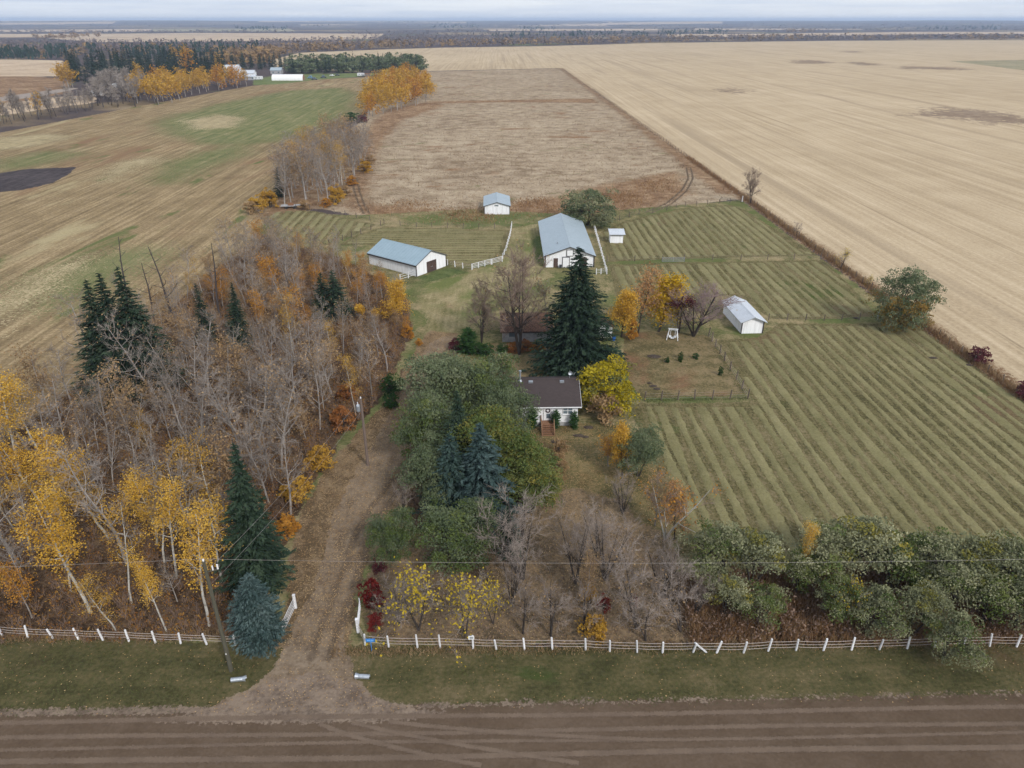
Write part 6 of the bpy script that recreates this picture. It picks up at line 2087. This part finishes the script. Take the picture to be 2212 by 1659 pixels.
stuff_mesh("orchard_grass", [blades(g, inside_pts(g, orch, 14000), .3, .03, .8)], 'brush', "short brown grass under the orchard trees", "grass", 10)
# rough pasture grass
near_past = past.copy()
P = inside_pts(g, near_past, 34000)
dist = np.linalg.norm(P, axis=1)
P = P[g.random(len(P)) < np.clip(300 / dist, 0, 1) ** 1.5]
stuff_mesh("pasture_grass", [blades(g, P, .55, .12, .9)], 'pasturegrass', "rough dry grass of the pasture", "grass", 11)
rp = poly([(1105, 490), (900, 487), (800, 465), (740, 430), (800, 420), (1000, 440), (1170, 420), (1300, 400), (1460, 370), (1490, 420), (1380, 455), (1300, 476), (1165, 480)])
RP = inside_pts(g, rp, 26000)
RP = RP[g.random(len(RP)) < np.clip(sdist(RP, rp) / 12, 0, 1) * np.clip(.35 + np.sin(RP[:, 0] / 5) * np.sin(RP[:, 1] / 7 + 1) , .12, 1)]
stuff_mesh("rusty_tussocks", [blades(g, RP, .6, .1, .8)], 'rustgrass', "rusty tussocks on the near edge of the pasture", "grass", 12)
fl = np.column_stack([XB + g.normal(size=16000) * .7, g.uniform(46, 300, 16000)])
fl2 = np.column_stack([XB + .3 + g.normal(size=9000) * .5, g.uniform(46, 230, 9000)])
stuff_mesh("fence_line_grass", [blades(g, fl, .7, .05, .5)], 'rustgrass', "rusty weeds along the stubble fence line", "grass", 13)
stuff_mesh("fence_line_grass", [blades(g, fl2, .8, .05, .5)], 'drygrass', "pale dry weeds along the stubble fence line", "grass", 14)
# grass along the road fence and lawn
P = np.concatenate([np.column_stack([g.uniform(-60, -22, 5000), 47.9 + g.normal(size=5000) * .35 - .02 * 0]), np.column_stack([g.uniform(-15, 60, 9000), 45.6 + g.normal(size=9000) * .35])])
stuff_mesh("fence_grass", [blades(g, P, .35, .035, .6)], 'drygrass', "dry grass at the foot of the roadside fence", "grass", 15)
P = inside_pts(g, verge, 60000)
P = P[sdist(P, drive) < -.5]
P = P[sdist(P, apron) < -.3]
stuff_mesh("verge_grass", [blades(g, P, .16, .035, .9)], 'greengrass', "short green grass on the road verge", "grass", 16)
gl_ = np.concatenate([np.column_stack([x0 + (x1 - x0) * t + g.normal(size=n_) * .4, y0 + (y1 - y0) * t + g.normal(size=n_) * .4]) for (x0, y0, x1, y1, n_) in
                      [(*at(1545, 750)[:2], *at(1615, 862)[:2], 1300), (*at(1615, 862)[:2], *at(1390, 866)[:2], 1300)] for t in [g.random(n_)]])
stuff_mesh("garden_fence_grass", [blades(g, gl_, .2, .035, .8)], 'greengrass', "green uncut grass along the garden fence", "grass", 17)
P = np.concatenate([inside_pts(g, PADS[k][1], n_) for k, n_ in ((4, 46000), (3, 16000), (2, 18000))])
stuff_mesh("paddock_grass", [blades(g, P, .2, .05, 1.2)], 'hay', "loose cut grass lying on the mown paddocks", "grass", 18)

# fallen leaves
LP = [(leafy, 11000), (drive, 3000), (front, 9000), (wood_poly, 4500), (garden, 700), (verge, 1500), (poly([(1115, 925), (1255, 915), (1400, 960), (1460, 1180), (1200, 1180)]), 4000), (poly([(900, 620), (1000, 620), (990, 740), (900, 750)]), 1200),
      (poly([(1060, 742), (1195, 742), (1200, 830), (1060, 830)]), 900)]
P = np.concatenate([inside_pts(g, a, n_) for a, n_ in LP])
P = P + g.normal(size=P.shape) * .15
C = np.column_stack([P, LAYER[0] + g.uniform(.02, .06, len(P))])
lv, lf = leaf_quads(g, C, .115, np.tile(np.array([[0, 0, 1.0]]), (len(C), 1)), .8, .75)
stuff_mesh("fallen_leaves", [(lv, lf)], 'litter', "pale fallen leaves strewn over drive and lawns", "leaves", 19)

# ---------------------------------------------------------------- far woods and tree belts
leaf_mat('f_grey', [(0, (.095, .075, .072)), (.5, (.155, .12, .11)), (1, (.24, .185, .16))], 0, 0)
leaf_mat('f_autumn', [(0, (.13, .09, .06)), (.5, (.22, .145, .07)), (1, (.34, .21, .075))], 0, 0)
leaf_mat('f_dark', [(0, (.014, .03, .024)), (1, (.045, .07, .05))], 0, 0)


def far_wood(name, bands, mat, label, h, per, seed, conifer=False):
    r = np.random.default_rng(seed)
    Vs, rn = [], []
    for (pts, n) in bands:
        P = np.array([(x, y) for x, y in pts], float)
        S = inside_pts(r, P, n)                      # spread evenly over what shows of the wood
        G = np.array([at(x, max(y, 46.5))[:2] for x, y in S])
        d = np.linalg.norm(G, axis=1)
        G = G[d < 19000]
        z = hills(G)
        sc = np.clip(np.linalg.norm(G, axis=1) / 2500, .8, 2.6)
        for p, zz, s in zip(G, z, sc):
            hh = h * r.uniform(.6, 1.25)
            w = (hh * .42 if not conifer else hh * .2) * s
            k = per
            u = r.random(k)
            rad = w * (np.sqrt(1 - (2 * u - 1) ** 2) * .9 + .15 if not conifer else (1 - u) + .05)
            a = r.uniform(0, 6.28, k)
            c = np.column_stack([p[0] + np.cos(a) * rad * r.uniform(.3, 1, k), p[1] + np.sin(a) * rad * r.uniform(.3, 1, k), zz + hh * (.1 + .85 * u)])
            e = w * (.55 if not conifer else .6)
            tri = c[:, None, :] + r.normal(size=(k, 3, 3)) * np.array([e, e, hh * .14])
            if conifer:
                tri[:, 0] = np.column_stack([np.full(k, p[0]), np.full(k, p[1]), np.minimum(zz + hh, c[:, 2] + hh * .35)])
            Vs.append(tri.reshape(-1, 3))
            rn.append(np.clip(r.random() * .7 + r.random(k) * .3, 0, 1))
    V = np.concatenate(Vs)
    me = np_mesh(name, V, [np.arange(len(V)).reshape(-1, 3)], mat, fattrs={"rnd": np.concatenate(rn)})
    return tag(link(name, me), label, "trees", kind="stuff")


far_wood("far_woodland", [([(-60, 92), (150, 90), (450, 93), (720, 86), (830, 82), (900, 80), (1100, 82), (1300, 84), (1420, 86), (1400, 92), (1160, 97), (960, 100), (800, 104), (660, 110), (480, 118), (300, 116), (60, 122), (-60, 124)], 2300),
                          ([(720, 72), (900, 66), (1100, 66), (1400, 70), (1400, 84), (1000, 86), (830, 84)], 520),
                          ([(1400, 82), (1600, 80), (1900, 79), (2260, 78), (2260, 85), (1900, 86), (1500, 90), (1400, 92)], 900),
                          ([(1400, 62), (1700, 60), (2260, 58), (2260, 66), (1900, 67), (1500, 69)], 330),
                          ([(-60, 69), (330, 68), (640, 68), (640, 72), (330, 71), (-60, 73)], 260),
                          ([(-60, 47), (2260, 46.6), (2260, 49), (-60, 49.5)], 1500),
                          ([(-60, 58), (260, 56), (640, 56), (900, 53), (1300, 56), (1900, 55), (2260, 54), (2260, 58), (1400, 59), (600, 58), (-60, 61)], 420)],
         'f_grey', "grey leafless woods stretching to the horizon", 9, 11, 61)
far_wood("far_autumn_trees", [([(440, 118), (730, 100), (900, 98), (1100, 92), (1400, 88), (1400, 92), (1160, 98), (955, 102), (798, 107), (650, 113), (600, 125), (590, 140), (500, 142), (450, 135)], 620),
                              ([(-40, 112), (60, 108), (230, 106), (420, 108), (440, 120), (200, 130), (-40, 126)], 90),
                              ([(1400, 84), (2260, 79), (2260, 86), (1900, 87), (1550, 90), (1400, 93)], 220), ([(1700, 68), (1760, 66), (1760, 70), (1700, 71)], 40), ([(70, 81), (215, 77), (215, 81), (80, 86)], 60)],
         'f_autumn', "orange and tan far trees behind the neighbouring farm", 12, 12, 62)
far_wood("far_conifers", [([(0, 122), (130, 126), (130, 130), (0, 130)], 90), ([(100, 112), (210, 110), (210, 126), (100, 124)], 60), ([(1060, 78), (1400, 72), (1400, 82), (1060, 86)], 130), ([(225, 116), (500, 100), (560, 102), (560, 112), (480, 135), (320, 130)], 200),
                          ([(510, 62), (620, 60), (620, 66), (510, 66)], 50), ([(930, 52), (1040, 52), (1040, 62), (930, 62)], 70), ([(1980, 60), (2160, 58), (2160, 66), (1980, 68)], 60), ([(1420, 70), (1570, 68), (1570, 76), (1420, 78)], 70), ([(820, 50), (900, 50), (900, 54), (820, 54)], 40),
                          ([(1120, 60), (1200, 62), (1200, 66), (1120, 66)], 30)], 'f_dark', "dark conifers dotted through the far woods", 15, 9, 63, True)

# ---------------------------------------------------------------- haze
hz = NT('air')
pv = hz.n("ShaderNodeVolumePrincipled")
pv.inputs["Color"].default_value = (.62, .76, 1.0, 1)
pv.inputs["Density"].default_value = 0.00010
pv.inputs["Anisotropy"].default_value = 0.0
hz.t.links.new(pv.outputs[0], hz.out.inputs["Volume"])
MATS['air'] = hz.mat
hb = MB().box(-23500, 23500, -23500, 23500, -1.5, 85.0).build("haze", 'air')
tag(hb, "thin autumn haze over the whole landscape", "haze", kind="stuff")
